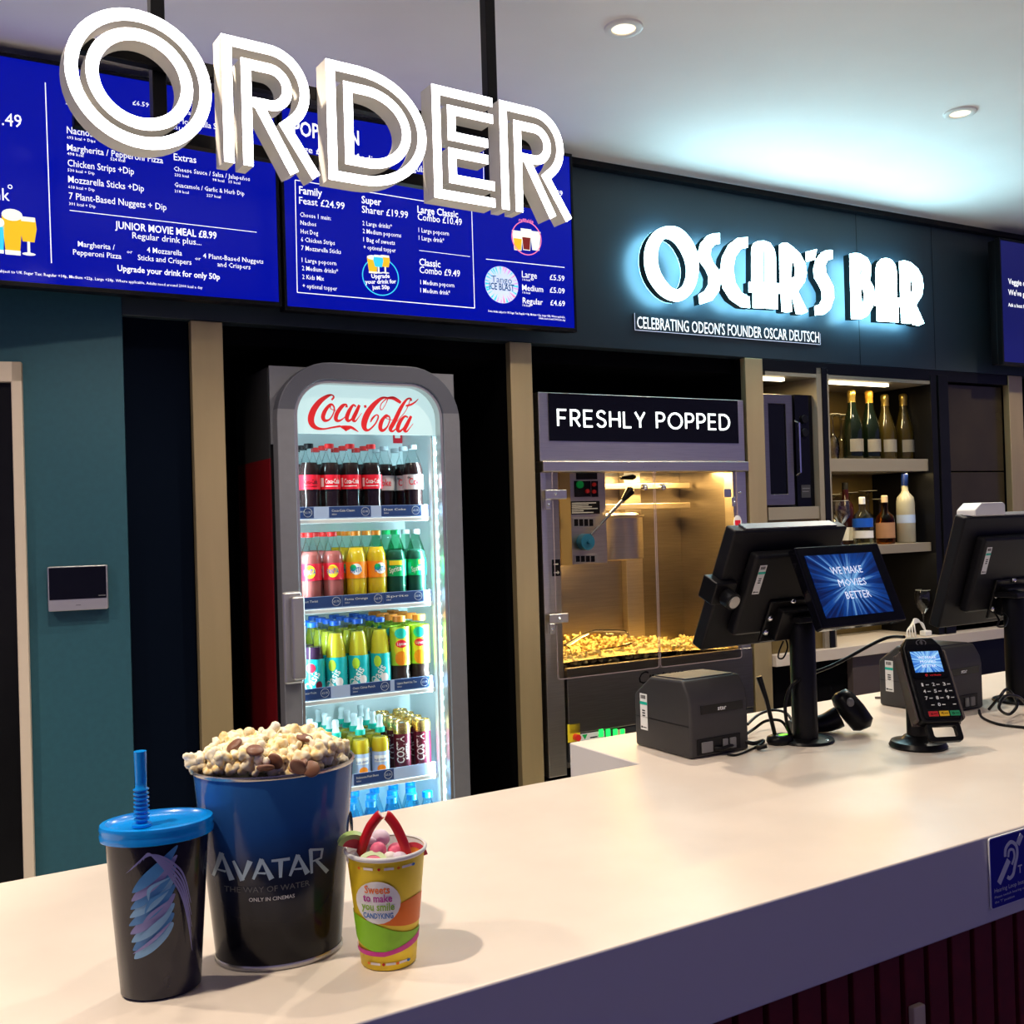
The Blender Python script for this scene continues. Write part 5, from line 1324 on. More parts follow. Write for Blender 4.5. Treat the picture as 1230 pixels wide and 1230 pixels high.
def till(base, label, mon, disp, pole_top, tag_at=(.045, .12), lock=True):
    """pole till: monitor seen from behind and a small customer screen.
    mon = (x0, x1, y_bottom, z_bottom, y_top, z_top) in frame C"""
    bx, by = base
    t = thing('till_terminal', label, 'till', C.w(bx, by, ZC), C.rz)
    mesh('base_plate', MB().lathe([(.055, 0), (.057, .002), (.055, .006), (.032, .0075)], 36), 'black_satin', t)
    for k in range(3):
        a = -1.2 + k * 2.1; mesh('base_screw', MB().ball((.046 * math.cos(a), .046 * math.sin(a), .0065), .005, 10, 5, sz=.5), 'chrome', t)
    pole = mesh('pole', MB().lathe([(.0255, .0075), (.0255, pole_top - ZC - .004), (.0235, pole_top - ZC)], 28), 'black_satin', t, angle=50)
    x0, x1, yb, zb_, yt, zt_ = mon
    up = Vector((0, yt - yb, zt_ - zb_)); hgt = up.length; up.normalize(); w = x1 - x0
    out = Vector((0, -up.z, up.y))              # towards the customer: the back of the monitor
    X_ = Matrix(((1, 0, 0, x0 - bx), (0, -out.y, up.y, yb - by), (0, -out.z, up.z, zb_ - ZC), (0, 0, 0, 1)))   # local (x, y into staff side, z up the slope)
    mo = MB(); mo.X = X_
    mo.box(0, w, 0, .030, 0, hgt)
    m1 = mesh('monitor', mo, 'black_matt', t, bevel=.005)
    b = MB(); b.X = X_; b.box(w * .16, w * .88, -.026, -.0003, hgt * .16, hgt * .84); mesh('rear_housing', b, 'black_matt', m1, bevel=.008)
    b = MB(); b.X = X_; b.box(.010, w - .010, .0303, .031, .010, hgt - .010); mesh('touch_screen', b, 'screen_navy', m1)
    b = MB(); b.X = X_; b.box(.03, w - .03, .004, .026, hgt + .0003, hgt + .003); mesh('vent_strip', b, 'mid_grey', m1)
    b = MB(); b.X = X_; b.box(w * .45, w * .75, -.052, -.0265, hgt * .14, hgt * .40); b.box(w * .38, w * .82, -.034, -.0265, hgt * .10, hgt * .46); mesh('mount_bracket', b, 'black_satin', t, bevel=.004)
    for (u, v) in ((.40, .20), (.40, .32), (.56, .45), (.80, .44), (.55, .18)):
        b = MB(); b.X = X_; b.ball((w * u, -.036, hgt * v), .0065, 10, 6); b.cyl((w * u, -.027, hgt * v), (w * u, -.036, hgt * v), .0045, 10); mesh('bolt', b, 'chrome', t)
    Tg = X_ @ Matrix.Translation((w * tag_at[0] * 4.6, -.0262, hgt * .52)); asset_tag(m1, Tg, .018, hgt * .24)
    # lock on the left edge
    if lock:
      b = MB(); b.X = X_; b.box(-.020, .034, -.012, .030, hgt * .42, hgt * .60); lk = mesh('card_reader_bracket', b, 'black_satin', t, bevel=.003)
      b = MB(); b.X = X_; b.cyl((.012, -.036, hgt * .49), (.012, -.012, hgt * .49), .0175, 20); lc = mesh('lock_barrel', b, 'black_satin', lk, bevel=.002)
      b = MB(); b.X = X_; b.cyl((.012, -.0385, hgt * .49), (.012, -.0365, hgt * .49), .0125, 20); mesh('lock_face', b, 'aluminium', lk)
    # arm from the pole to the monitor
    A_ = X_ @ Vector((w * .6, -.045, hgt * .24)); mesh('swivel_arm', MB().tube([(0, 0, pole_top - ZC - .012), (A_.x * .5, A_.y * .5, max(A_.z, pole_top - ZC - .02)), tuple(A_)], [.018, .016, .014], 12).box(-.035, .035, -.03, .03, pole_top - ZC + .0003, pole_top - ZC + .012), 'black_satin', t, bevel=.002)
    if disp:
        x0, x1, yb, zb_, yt, zt_ = disp
        up = Vector((0, yt - yb, zt_ - zb_)); hgt = up.length; up.normalize(); w = x1 - x0; n = Vector((0, up.z, -up.y))   # into the screen
        D_ = Matrix(((1, 0, 0, x0 - bx), (0, n.y, up.y, yb - by), (0, n.z, up.z, zb_ - ZC), (0, 0, 0, 1)))
        b = MB(); b.X = D_; b.box(0, w, 0, .022, 0, hgt); cdp = mesh('customer_display', b, 'black_gloss', t, bevel=.004)
        b = MB(); b.X = D_; b.box(w * .25, w * .6, .0225, .05, hgt * .05, hgt * .4); mesh('display_bracket', b, 'black_satin', t, bevel=.003)
        cx, cz = w * .47, hgt * .50; sw, shh = w * .80, hgt * .76
        b = MB(); b.box(-sw / 2, sw / 2, -.0012, -.0002, -shh / 2, shh / 2)
        so = mesh('display_picture', b, 'burst', cdp); so.matrix_local = D_ @ Matrix.Translation((cx, 0, cz))
        b = MB(); b.X = D_
        for i, s_ in enumerate(('WE MAKE', 'MOVIES', 'BETTER')):
            b.text(s_, cx + .004 + i * .004, cz + hgt * (.13 - .155 * i), .0215, -.0018, align='c', width=(.088, .077, .070)[i], res=1)
        mesh('display_text', b, 'glow_soft', cdp, smooth=False)
    return t
till((.800, .580), 'black till on a pole with a bright blue customer screen facing out', (.597, .905, .655, 1.192, .545, 1.428), (.709, .944, .440, 1.2425, .505, 1.394), 1.240)
till((1.500, .575), 'black till seen from behind at the right edge, with a white box on top', (1.338, 1.674, .665, 1.176, .583, 1.436), None, 1.245, (.045, .12), False)
# white box resting on the right till
bx_, bz_ = C.on(1182, 619, .585)
wb = thing('white_box', 'small white plastic box sitting on top of the right-hand till', 'box', C.w(bx_ + .005, .592, 1.4395), C.rz)
mesh('box_body', MB().prism([(-.055, 0), (.058, 0), (.058, .026), (.050, .030), (-.030, .030), (-.055, .014)], -.02, .03), 'white', wb, bevel=.003)

# receipt printers
def printer(loc, rz, label, w=.148, face='printer_grey'):
    t = thing('receipt_printer', label, 'printer', loc, rz, 'receipt printers on the counter')
    prof = [(.0, .0), (.170, .0), (.170, .105), (.118, .143), (.020, .146), (.003, .118), (.0, .100)]   # (y, z): customer side at y = 0
    b = MB(); n = len(prof)
    b.add([(0, y, z) for y, z in prof] + [(w, y, z) for y, z in prof], [tuple(reversed(range(n))), tuple(range(n, 2 * n))] + [(i, (i + 1) % n, n + (i + 1) % n, n + i) for i in range(n)])
    # cut-out for the sockets: a recessed grey plate
    mesh('body', b, face, t, bevel=.006, seg=3)
    mesh('lid', MB().add([(w * .08, .117, .1455), (w * .92, .117, .1455), (w * .92, .026, .1482), (w * .08, .026, .1482), (w * .08, .117, .140), (w * .92, .117, .140), (w * .92, .026, .140), (w * .08, .026, .140)], [(0, 1, 2, 3)[::-1], (4, 5, 6, 7), (0, 1, 5, 4), (1, 2, 6, 5), (2, 3, 7, 6), (3, 0, 4, 7)]), 'dark_grey', t, bevel=.002)
    mesh('logo_strip', MB().box(w * .18, w * .90, -.0012, -.0002, .082, .098), 'black_gloss', t)
    b = MB(); b.text('star', w * .46, .086, .012, -.0018, width=.022, bold=.02); mesh('logo', b, 'paper', t, smooth=False)
    pn = mesh('socket_panel', MB().box(w * .10, w * .84, -.0022, -.0002, .006, .036), 'black', t, bevel=.001)
    for k, (a, b_) in enumerate(((.16, .34), (.52, .60), (.64, .74))): mesh('socket', MB().box(w * a, w * b_, -.006, -.0024, .010, .030), 'mid_grey', pn, bevel=.001)
    asset_tag(t, Matrix(((0, 0, 0, -.0003), (-1, 0, 0, .145), (0, 0, 1, .035), (0, 0, 0, 1))) @ Matrix.Identity(4) if False else Matrix(((0, 1, 0, 0), (-1, 0, 0, .150), (0, 0, 1, .035), (0, 0, 0, 1))), .022, .072)
    b = MB(); b.box(-.0006, .0, .004, .166, .060, .0612); mesh('seam', b, 'black', t)
    return t
printer(C.w(.513, .594, ZC + .0005), C.rz, 'grey receipt printer at the counter corner in front of the popcorn machine')
printer(C.w(1.222, .575, ZC + .0005), C.rz, 'grey receipt printer on the counter behind the payment card reader')

# payment card reader on a stand
rx, ry = cpos(1103, 897)
cr = thing('card_reader', 'payment card reader with keypad and blue screen on a round-based stand', 'card reader', C.w(rx, ry, ZC), 0.0)
mesh('stand_base', MB().lathe([(.052, 0), (.054, .004), (.050, .012), (.030, .016), (.026, .022), (.0215, .024)], 36), 'black_satin', cr, angle=50)
mesh('stand_column', MB().lathe([(.0205, .0242), (.0205, .078), (.018, .10)], 24), 'black_satin', cr, angle=50)
tilt = math.radians(31)
R_ = Matrix.Translation((.026, -.060, .058)) @ Matrix.Rotation(.06, 4, 'Z') @ Matrix.Rotation(-tilt, 4, 'X')       # local x right, z up the face, -y out of the face
def cm(): b = MB(); b.X = R_; return b
Wd, Hd = .082, .175
o_ = [(-.036, 0), (.036, 0), (.041, .012), (.042, .10), (.040, .155), (.026, Hd), (-.026, Hd), (-.040, .155), (-.042, .10), (-.041, .012)]
bd = mesh('reader_body', cm().prism(o_, 0, .026), 'black_satin', cr, bevel=.005, seg=3)
mesh('side_cradle', cm().prism([(-.0475, .01), (-.0425, .005), (-.0425, .150), (-.0475, .145)], .004, .034).prism([(.0425, .005), (.0475, .01), (.0475, .145), (.0425, .150)], .004, .034).box(-.0475, .0475, .0265, .036, .005, .150), 'brown_front', cr, bevel=.003)
mesh('screen_bezel', cm().prism(round_rect(-.035, .035, .088, .158, .006), -.0016, -.0002), 'black_gloss', bd)
sm = MB(); sm.box(-.028, .028, -.0008, 0, -.0215, .0215)
so = mesh('screen_picture', sm, 'burst_small', bd); so.matrix_local = R_ @ Matrix.Translation((0, -.0018, .122))
b = cm()
for i, s_ in enumerate(('WE MAKE', 'MOVIES', 'BETTER')): b.text(s_, .002, .128 - i * .0088, .0075, -.0030, align='c', width=(.036, .031, .028)[i], res=1)
mesh('screen_text', b, 'glow_soft', bd, smooth=False)
b = cm(); b.ribbon(arc(0, .1625, .0095, .0062, 0, 345, 22), .0011, -.0012, -.0003, closed=True)
for k in range(3): b.ribbon(arc(-.0045, .1625, .0025 + k * .0022, .0025 + k * .0022, -45, 45, 6), .0009, -.0012, -.0003)
mesh('contactless_mark', b, 'mid_grey', bd, smooth=False)
b = cm(); b.text('verifone', -.002, .0925, .0055, -.0022, width=.022); b.ribbon(arc(-.008, .0945, .002, .002, 0, 330, 10), .0008, -.0022, -.0017, closed=True); mesh('maker_name', b, 'coke_red', bd, smooth=False)
kp = mesh('keypad', cm().prism(round_rect(-.034, .034, .008, .084, .004), -.0020, -.0002), 'black', bd)
digs = ['1', '2', '3', '4', '5', '6', '7', '8', '9', '', '0', '']
b = cm()
for i, d_ in enumerate(digs):
    x = -.024 + (i % 3) * .021; z = .0715 - (i // 3) * .0135
    if d_: b.text(d_, x, z, .0095, -.0036, width=.0035 if d_ == '1' else .0052, bold=.02)
    b.box(x + .0085, x + .0145, -.0034, -.0028, z + .0022, z + .0036)
mesh('key_print', b, 'paper', bd, smooth=False)
for i in range(12):
    x = -.0245 + (i % 3) * .021; z = .069 - (i // 3) * .0135
    mesh('key', cm().box(x - .001, x + .0175, -.0027, -.0021, z, z + .0115), 'black_satin', kp, bevel=.0)
for i, m_ in enumerate(('key_red', 'key_yellow', 'key_green')): 
    x = -.0255 + i * .021; mesh('key', cm().box(x, x + .0185, -.0036, -.0021, .0115, .0215), m_, kp, bevel=.0005)
b = cm()
for k, s_ in enumerate(('x', '<', 'o')): b.text(s_, -.0225 + k * .021, .014, .009, -.0041, bold=.02); b.box(-.0165 + k * .021, -.0095 + k * .021, -.0041, -.0037, .0158, .0168)
mesh('command_print', b, 'black', kp, smooth=False)
lp = cm(); lp.loops(round_rect(-.032, .034, -.034, .004, .008, 4), round_rect(-.021, .023, -.025, -.004, .004, 4), .006, .018); mesh('handle_loop', lp, 'black_satin', cr, bevel=.002)

# hand scanner
sx, sy = cpos(1018, 880)
hs = thing('barcode_scanner', 'black handheld barcode scanner lying on the counter beside the till pole', 'scanner', C.w(sx, sy, ZC), C.rz - .25)
mb = MB(); mb.tube(bez([(-.115, .035, .0145), (-.08, .032, .0155), (-.04, .020, .020), (-.012, .010, .032)], 5), [.014, .0145, .015, .015, .0155, .016, .016, .0165, .017, .018, .019, .020, .021, .022, .022, .022], 16)
mesh('grip', mb, 'black_satin', hs, angle=60)
mb = MB(); mb.tube([(.022, -.030, .012), (.020, -.026, .020), (.008, -.010, .045), (-.006, .004, .070), (-.012, .010, .080), (-.013, .011, .083)], [.012, .024, .026, .024, .018, .006], 18)
mesh('head', mb, 'black_satin', hs, angle=60)
mesh('trigger_button', MB().ball((-.006, -.022, .066), .008, 12, 7, sz=1.3), 'mid_grey', hs)

# small receiver with a green light
ux, uy = cpos(937, 893)
ur = thing('usb_receiver', 'small black receiver puck with a glowing green light by the till pole', 'receiver', C.w(ux, uy, ZC), C.rz)
mesh('puck', MB().lathe([(.026, 0), (.030, .006), (.028, .014), (.018, .018)], 24, sx=1.0, sy=.8), 'black_satin', ur, angle=60)
mesh('status_light', MB().box(-.008, .010, -.012, -.004, .0183, .0195), 'glow_led', ur, bevel=.001)
mesh('aerial', MB().tube([(-.006, .006, .012), (-.022, .012, .09), (-.034, .018, .135)], [.004, .0045, .006], 8), 'black_satin', ur)

# cables: each its own thing
def cable(label, pts, r=.0028, m_='black_satin', plug=None):
    """pts: (px, py, height above the counter) along the cable"""
    P = []
    for px, py, h in pts: P.append(at_z(px, py, ZC + h + r))
    o = P[0].copy(); mb = MB(); mb.tube([tuple(Vector(p) - o) for p in bez([tuple(p) for p in P], 7)], r, 8)
    c = mesh('cable', mb, m_, loc=tuple(o), angle=60); tag(c, label, 'cable', 'black cables on the counter'); return c
cable('long thin black cable rising from the till pole to the card reader', [(951, 888, 0), (945, 868, .04), (944, 842, .083), (957, 818, .121), (1005, 797, .148), (1060, 768, .19), (1086, 765, .20)], .0036)
cable('black cable looping from the printer ports to the till pole', [(893, 884, .006), (905, 876, .012), (920, 866, .03), (938, 866, .03), (948, 880, .004)], .003)
cable('second black cable looping higher behind the printer to the till pole', [(898, 870, .02), (912, 858, .03), (930, 853, .035), (946, 858, .03), (956, 876, .006)], .003)
cable('thin black cable running forward from the printer across the counter', [(873, 906, .002), (884, 907, 0), (898, 902, 0), (916, 893, 0)], .0022)
cable('thick black cable bunched at the printer sockets', [(850, 897, .012), (868, 899, .010), (890, 891, .012), (905, 893, .008), (917, 890, .003), (910, 898, .002), (921, 896, .006)], .0042)
cable('black cable trailing across the counter at the right edge', [(1176, 853, 0), (1180, 862, 0), (1200, 870, 0), (1232, 874, 0)], .003)
cable('tangled black cable at the foot of the right-hand till', [(1188, 852, .01), (1200, 838, .04), (1210, 828, .05), (1222, 845, .03), (1212, 858, .01), (1200, 850, .03), (1208, 836, .05), (1225, 838, .04), (1235, 850, .01)], .0032)
cable('dark cable running flat from behind the card reader', [(1051, 838, 0), (1065, 838, 0), (1082, 838, 0), (1092, 841, 0)], .0028, 'brown_front')
cable('looped black cable hanging under the left till monitor', [(941, 770, .20), (936, 782, .18), (935, 790, .165), (941, 790, .165), (946, 778, .185), (944, 768, .20)], .0018)
cable('knotted black cable hanging below the right till monitor', [(1196, 738, .205), (1200, 745, .195), (1198, 752, .185), (1207, 752, .185), (1210, 742, .2), (1204, 736, .21)], .0022)

# ------------------------------------------------------------ foreground: drinks cup
def oval_at(a, b, z0, z1, a0, b0, a1, b1): pass
cpw = at_z(194, 1188, 1.0); YAW = PI / 2 - math.radians(73)
dc = thing('drinks_cup', 'dark oval drinks cup with a blue lid and blue straw at far left', 'cup', (cpw.x, cpw.y, ZC + .0005), YAW)
A0, A1, RAT, HC = .0385, .0510, .74, .166
def ca(z): return A0 + (A1 - A0) * z / HC
mesh('body', MB().lathe([(A0 - .003, 0), (A0, .003), (A1 - .001, HC - .004)], 48, sy=RAT), 'cup_navy', dc, angle=50)
mesh('lid', MB().lathe([(A1 + .0005, HC - .012), (A1 + .0035, HC - .011), (A1 + .004, HC - .006), (A1 + .003, HC - .003), (A1 + .0042, HC), (A1 + .003, HC + .004), (A1 - .002, HC + .0045), (A1 - .005, HC + .001), (A1 - .012, HC - .0005), (.0001, HC + .0005)], 48, sy=RAT, cap0=False), 'cup_blue', dc, angle=50)
st = []
for i in range(8): z = HC + .006 + i * .0042; st += [(.0056, z), (.0076, z + .0012), (.0076, z + .0022), (.0056, z + .0034)]
mb = MB(); mb.lathe([(.0055, HC)] + st + [(.0055, HC + .043), (.0062, HC + .075)], 18, c=(-.014, -.006, 0)); 
mesh('straw', mb, 'cup_blue', dc, angle=60)
mesh('straw_collar', MB().lathe([(.0095, HC + .0005), (.0095, HC + .003), (.0065, HC + .004)], 20, c=(-.014, -.006, 0)), 'cup_blue', dc)
# soft blue brush marks as decoration
mm('brush_light', (.17, .36, .58), .3); mm('brush_mid', (.05, .20, .46), .3); mm('brush_pale', (.20, .20, .44), .3)
def on_cup(x, z, e=.0006):
    a = ca(z) + e; x = max(-a * .97, min(a * .97, x)); return (x, -(a * RAT) * math.sqrt(1 - (x / a) ** 2) - e, z)
mb = MB(); rnd = random.Random(5)
def brush(pts, w, mi, e):
    P = bez(pts, 8); n = len(P); v = []; 
    for i, p in enumerate(P):
        q0 = Vector(P[max(i - 1, 0)]); q1 = Vector(P[min(i + 1, n - 1)]); d = (q1 - q0).normalized(); nn = Vector((-d.y, d.x)) * w * math.sin(PI * (i + .4) / (n + .2)) / 2
        v += [on_cup(p[0] + nn.x, p[1] + nn.y, e), on_cup(p[0] - nn.x, p[1] - nn.y, e)]
    mb.add(v, [(2 * i, 2 * i + 1, 2 * i + 3, 2 * i + 2) for i in range(n - 1)], mi)
for k in range(9):
    t = k / 8; z = .046 + .066 * t; e = .0006 + .00012 * k
    brush([(-.027 + .004 * abs(2 * t - 1), z - .002), (-.012, z + .008), (.004, z + .022), (.020 - .006 * (1 - t), z + .030 + .010 * t)], .015 - .003 * t, (0, 1, 0, 2, 1, 0, 1, 2, 1)[k], e)
for k in range(5): brush([(-.024 + .004 * k, .050 + .013 * k), (-.006, .062 + .013 * k), (.012, .078 + .011 * k)], .0035, (2, 0, 2, 1, 0)[k], .0020 + .0001 * k)
for k in range(5): brush([(-.028 + .004 * k, .130 + .003 * k), (-.004, .147), (.022, .128 - .006 * k), (.031, .092 - .012 * k)], .0020, 2, .0028 + .0001 * k)
mesh('brush_pattern', mb, ['brush_light', 'brush_mid', 'brush_pale'], dc, angle=80)

# ------------------------------------------------------------ popcorn tin
tpw = at_z(336, 1141, 1.0)
tin = thing('popcorn_tin', 'large dark blue oval popcorn tin with silver lettering, between the two cups', 'bucket', (tpw.x, tpw.y, ZC + .0005), YAW)
TA0, TA1, TR, TH = .067, .0855, .80, .2035
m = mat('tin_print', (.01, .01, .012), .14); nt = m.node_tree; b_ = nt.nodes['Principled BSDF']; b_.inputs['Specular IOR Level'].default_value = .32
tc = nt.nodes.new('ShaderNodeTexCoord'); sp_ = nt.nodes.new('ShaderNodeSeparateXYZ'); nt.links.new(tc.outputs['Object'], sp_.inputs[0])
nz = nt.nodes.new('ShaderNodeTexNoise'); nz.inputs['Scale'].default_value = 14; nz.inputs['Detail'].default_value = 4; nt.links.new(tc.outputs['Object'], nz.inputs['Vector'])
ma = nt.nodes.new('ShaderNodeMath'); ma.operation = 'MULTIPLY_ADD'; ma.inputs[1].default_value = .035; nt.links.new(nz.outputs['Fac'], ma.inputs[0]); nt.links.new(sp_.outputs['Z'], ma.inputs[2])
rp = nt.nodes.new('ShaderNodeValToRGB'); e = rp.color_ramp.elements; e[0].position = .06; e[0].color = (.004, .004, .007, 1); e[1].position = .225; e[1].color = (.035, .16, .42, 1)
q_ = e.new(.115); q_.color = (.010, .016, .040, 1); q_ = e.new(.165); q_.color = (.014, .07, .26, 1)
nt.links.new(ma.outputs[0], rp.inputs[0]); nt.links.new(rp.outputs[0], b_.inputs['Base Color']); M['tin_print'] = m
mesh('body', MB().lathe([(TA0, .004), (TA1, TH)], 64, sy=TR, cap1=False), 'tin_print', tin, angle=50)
mesh('inner_wall', MB().lathe([(TA0 - .002, .008), (TA1 - .0015, TH)], 64, sy=TR, cap1=False), 'rim_steel', tin, angle=50)
mesh('top_rim', MB().lathe([(TA1 + .0003, TH - .003), (TA1 + .0018, TH - .001), (TA1 + .0016, TH + .0015), (TA1 - .001, TH + .001), (TA1 - .0014, TH - .002)], 64, sy=TR, cap0=False, cap1=False), 'rim_steel', tin, angle=70)
mesh('base_rim', MB().lathe([(TA0 - .002, 0), (TA0 + .0012, .0005), (TA0 + .0015, .003), (TA0 + .0005, .0055)], 64, sy=TR, cap1=False), 'rim_steel', tin, angle=70)
def on_tin(x, z, e=.0006):
    a = TA0 + (TA1 - TA0) * z / TH + e; x = max(-a * .98, min(a * .98, x)); return (x, -(a * TR) * math.sqrt(1 - (x / a) ** 2) - e, z)
mm('title_silver', (.34, .47, .56), .35)
mm('title_dim', (.09, .10, .11), .4)
mm('title_text', (.5, .52, .53), .4)
# title in angular strokes, tallest first and last letters
mb = MB()
def tl(pts, w0, w1):
    P = [Vector(p) for p in pts]; n = 6; d = P[1] - P[0]; nn = Vector((-d.y, d.x)).normalized(); v = []
    for i in range(n + 1):
        t = i / n; p = P[0] + d * t; w = w0 + (w1 - w0) * t
        v += [on_tin(p.x + nn.x * w / 2, p.y + nn.y * w / 2), on_tin(p.x - nn.x * w / 2, p.y - nn.y * w / 2)]
    mb.add(v, [(2 * i, 2 * i + 1, 2 * i + 3, 2 * i + 2) for i in range(n)])
tz, th = .0985, .019; lx_ = -.0675; G = {'A': (.0175, [((0, 0), (.52, 1.1), .16, .30), ((1.05, -.05), (.50, 1.1), .34, .14), ((.22, .34), (.72, .30), .10, .14)]), 'V': (.0165, [((0, 1.02), (.52, -.06), .16, .30), ((1, 1.02), (.50, -.06), .34, .14)]), 'T': (.0155, [((-.1, .96), (1.1, .96), .16, .20), ((.5, .95), (.46, -.02), .30, .18)]), 'R': (.0175, [((.12, 1.0), (.16, -.08), .26, .16), ((.05, .98), (.86, .86), .16, .14), ((.86, .9), (.74, .46), .16, .14), ((.78, .5), (.2, .44), .12, .10), ((.42, .48), (1.15, -.22), .18, .26)])}
for i, ch in enumerate('AVATAR'):
    w, sts = G[ch]; big = 1.28 if i in (0, 5) else 1.0
    for (p, q, w0, w1) in sts: tl([(lx_ + p[0] * w, tz + p[1] * th * big), (lx_ + q[0] * w, tz + q[1] * th * big)], w0 * .0165, w1 * .0165)
    lx_ += w + (.0026 if ch != 'T' else .0012)
mesh('title_lettering', mb, 'title_silver', tin, smooth=False)
mb = MB(); mb.text('THE WAY OF WATER', -.014, .0845, .0085, align='c', width=.086, fn=lambda x, z: on_tin(x, z, .0005)); mesh('subtitle_lettering', mb, 'title_dim', tin, smooth=False)
mb = MB(); mb.text('ONLY IN CINEMAS', -.010, .0750, .0056, align='c', width=.046, bold=.01, fn=lambda x, z: on_tin(x, z, .0005)); mesh('cinema_line', mb, 'title_text', tin, smooth=False)
# handle ear on the right side
mesh('handle_ear', MB().lathe([(.0001, .0), (.011, .0008), (.012, .002), (.0, .004)], 18), 'rim_steel', tin)
_e = kids(tin)[-1]; _e.location = (TA0 + (TA1 - TA0) * .64 + .0005, -.004, TH * .64); _e.rotation_euler = (0, PI / 2, 0)

# popcorn kernels heaped in the tin, each its own object
KM = []
for i in range(9):
    vs, fs = kernel(i, 3); me = bpy.data.meshes.new('popcorn_kernel'); me.from_pydata(vs, [], fs); me.materials.append(M[('popcorn', 'popcorn_pale')[i % 2]])
    me.polygons.foreach_set('use_smooth', [True] * len(me.polygons)); me.update(); KM.append(me)
Rz = Matrix.Rotation(YAW, 4, 'Z'); tin_o = Vector((tpw.x, tpw.y, ZC))
rnd = random.Random(11); pts = []
def heap(x, y):
    r2 = (x / TA1) ** 2 + (y / (TA1 * TR)) ** 2
    return TH + .021 * max(0, 1 - r2) ** .5 + .0050 + .006 * math.sin(x * 55 + 1) * math.cos(y * 60)
tries = 0
while len(pts) < 285 and tries < 90000:
    tries += 1
    x = rnd.uniform(-TA1, TA1); y = rnd.uniform(-TA1 * TR, TA1 * TR)
    if len(pts) > 165 and (x / (TA1 - .017)) ** 2 + (y / (TA1 * TR - .017)) ** 2 > 1: continue
    if (x / (TA1 - .011)) ** 2 + (y / (TA1 * TR - .0115)) ** 2 > 1: continue
    layer = len(pts) > 165 or tries > 25000
    z = heap(x, y) - (.0125 if layer else 0) + rnd.uniform(-.002, .002)
    if all((Vector((x, y, z)) - p).length > (.0102 if not layer else .0092) for p in pts): pts.append(Vector((x, y, z)))
pts += [Vector((-.086, .004, TH + .008)), Vector((-.081, -.010, TH + .006)), Vector((-.090, -.004, TH + .011))]
for i, p in enumerate(pts):
    o = bpy.data.objects.new('popcorn_kernel', rnd.choice(KM)); COL.objects.link(o)
    o.location = Rz @ p + tin_o; s_ = rnd.uniform(.0092, .0118); o.scale = (s_, s_, s_); o.rotation_euler = (rnd.uniform(0, 6), rnd.uniform(0, 6), rnd.uniform(0, 6))
    tag(o, 'pale popcorn kernel in the heap filling the dark blue tin', 'popcorn', 'popcorn kernels in the tin')
# chocolate buttons on the heap
def tin_xy(px, py, z): 
    p = at_z(px, py, z) - tin_o; return Rz.inverted() @ Vector((p.x, p.y, 0))
bt = MB().lathe([(.0075, 0), (.0090, .0010), (.0092, .0026), (.0080, .0040), (.0001, .0044)], 26)
bme = None
for i, (px, py, dz, rx_, ry_) in enumerate(((306, 893, .009, .3, .2), (283, 896, .009, -.35, -.5), (329, 907, .008, 1.25, .35), (362, 899, .009, .1, .8), (366, 907, .009, -.2, .2), (373, 918, .006, .85, .15), (357, 918, .008, .2, 1.1), (358, 932, .004, .05, -.1), (318, 893, .009, .25, -.3))):
    p = tin_xy(px, py, ZC + TH + .02); p = tin_xy(px, py, ZC + heap(p.x, p.y) + dz)
    if bme is None: o = mesh('chocolate_button', bt, 'choc', angle=60); bme = o.data
    else: o = bpy.data.objects.new('chocolate_button', bme); COL.objects.link(o)
    o.location = Rz @ Vector((p.x, p.y, heap(p.x, p.y) + dz - .0035)) + tin_o; o.rotation_euler = (rx_, ry_, i * 1.3)
    tag(o, 'flat milk chocolate button lying on top of the popcorn heap', 'chocolate', 'chocolate buttons on the popcorn')

# ------------------------------------------------------------ sweets cup
spw = at_z(467, 1153, 1.0)
cc = thing('sweets_cup', 'yellow paper cup of sweets with two red candy sticks, right of the tin', 'cup', (spw.x, spw.y, ZC + .0005), 0)
CA0, CA1, CH = .0290, .0415, .118
def cr_(z): return CA0 + (CA1 - CA0) * z / CH
mesh('body', MB().lathe([(CA0 - .004, .002), (CA0 - .001, 0), (CA0, .001), (CA1, CH)], 48, cap1=False), 'cup_yellow', cc, angle=50)
mesh('inner_wall', MB().lathe([(CA0 - .002, .01), (CA1 - .001, CH)], 48, cap1=False), 'white', cc, angle=50)
mesh('rolled_rim', MB().lathe([(CA1 + .0002, CH - .003), (CA1 + .0022, CH - .001), (CA1 + .0022, CH + .0012), (CA1 + .0004, CH + .0024), (CA1 - .001, CH + .001)], 48, cap0=False, cap1=False), 'white', cc, angle=70)
def on_cc(x, z, e=.0005):
    a = cr_(z) + e; x = max(-a * .99, min(a * .99, x)); return (x, -math.sqrt(max(0, a * a - x * x)), z)
def wrap_band(f0, f1, mi, mb, e, x0=-.99, x1=.99, n=36):
    v = []
    for i in range(n + 1):
        th_ = (x0 + (x1 - x0) * i / n) * PI / 2; zs = (f0(th_), f1(th_))
        for k in range(4):
            z = zs[0] + (zs[1] - zs[0]) * k / 3; a = cr_(z) + e; v.append((a * math.sin(th_), -a * math.cos(th_), z))
    mb.add(v, [(4 * i + k, 4 * i + 4 + k, 4 * i + 5 + k, 4 * i + 1 + k) for i in range(n) for k in range(3)], mi)
mb = MB()
wrap_band(lambda t: .050 - .006 * math.sin(t * 1.2), lambda t: .050 + .012 + .012 * math.sin(t * 1.3 + .1), 0, mb, .0004)
wrap_band(lambda t: .020 + .010 * math.sin(t * t * .8), lambda t: .047 - .006 * t - .004 * math.sin(t * 2), 1, mb, .0007)
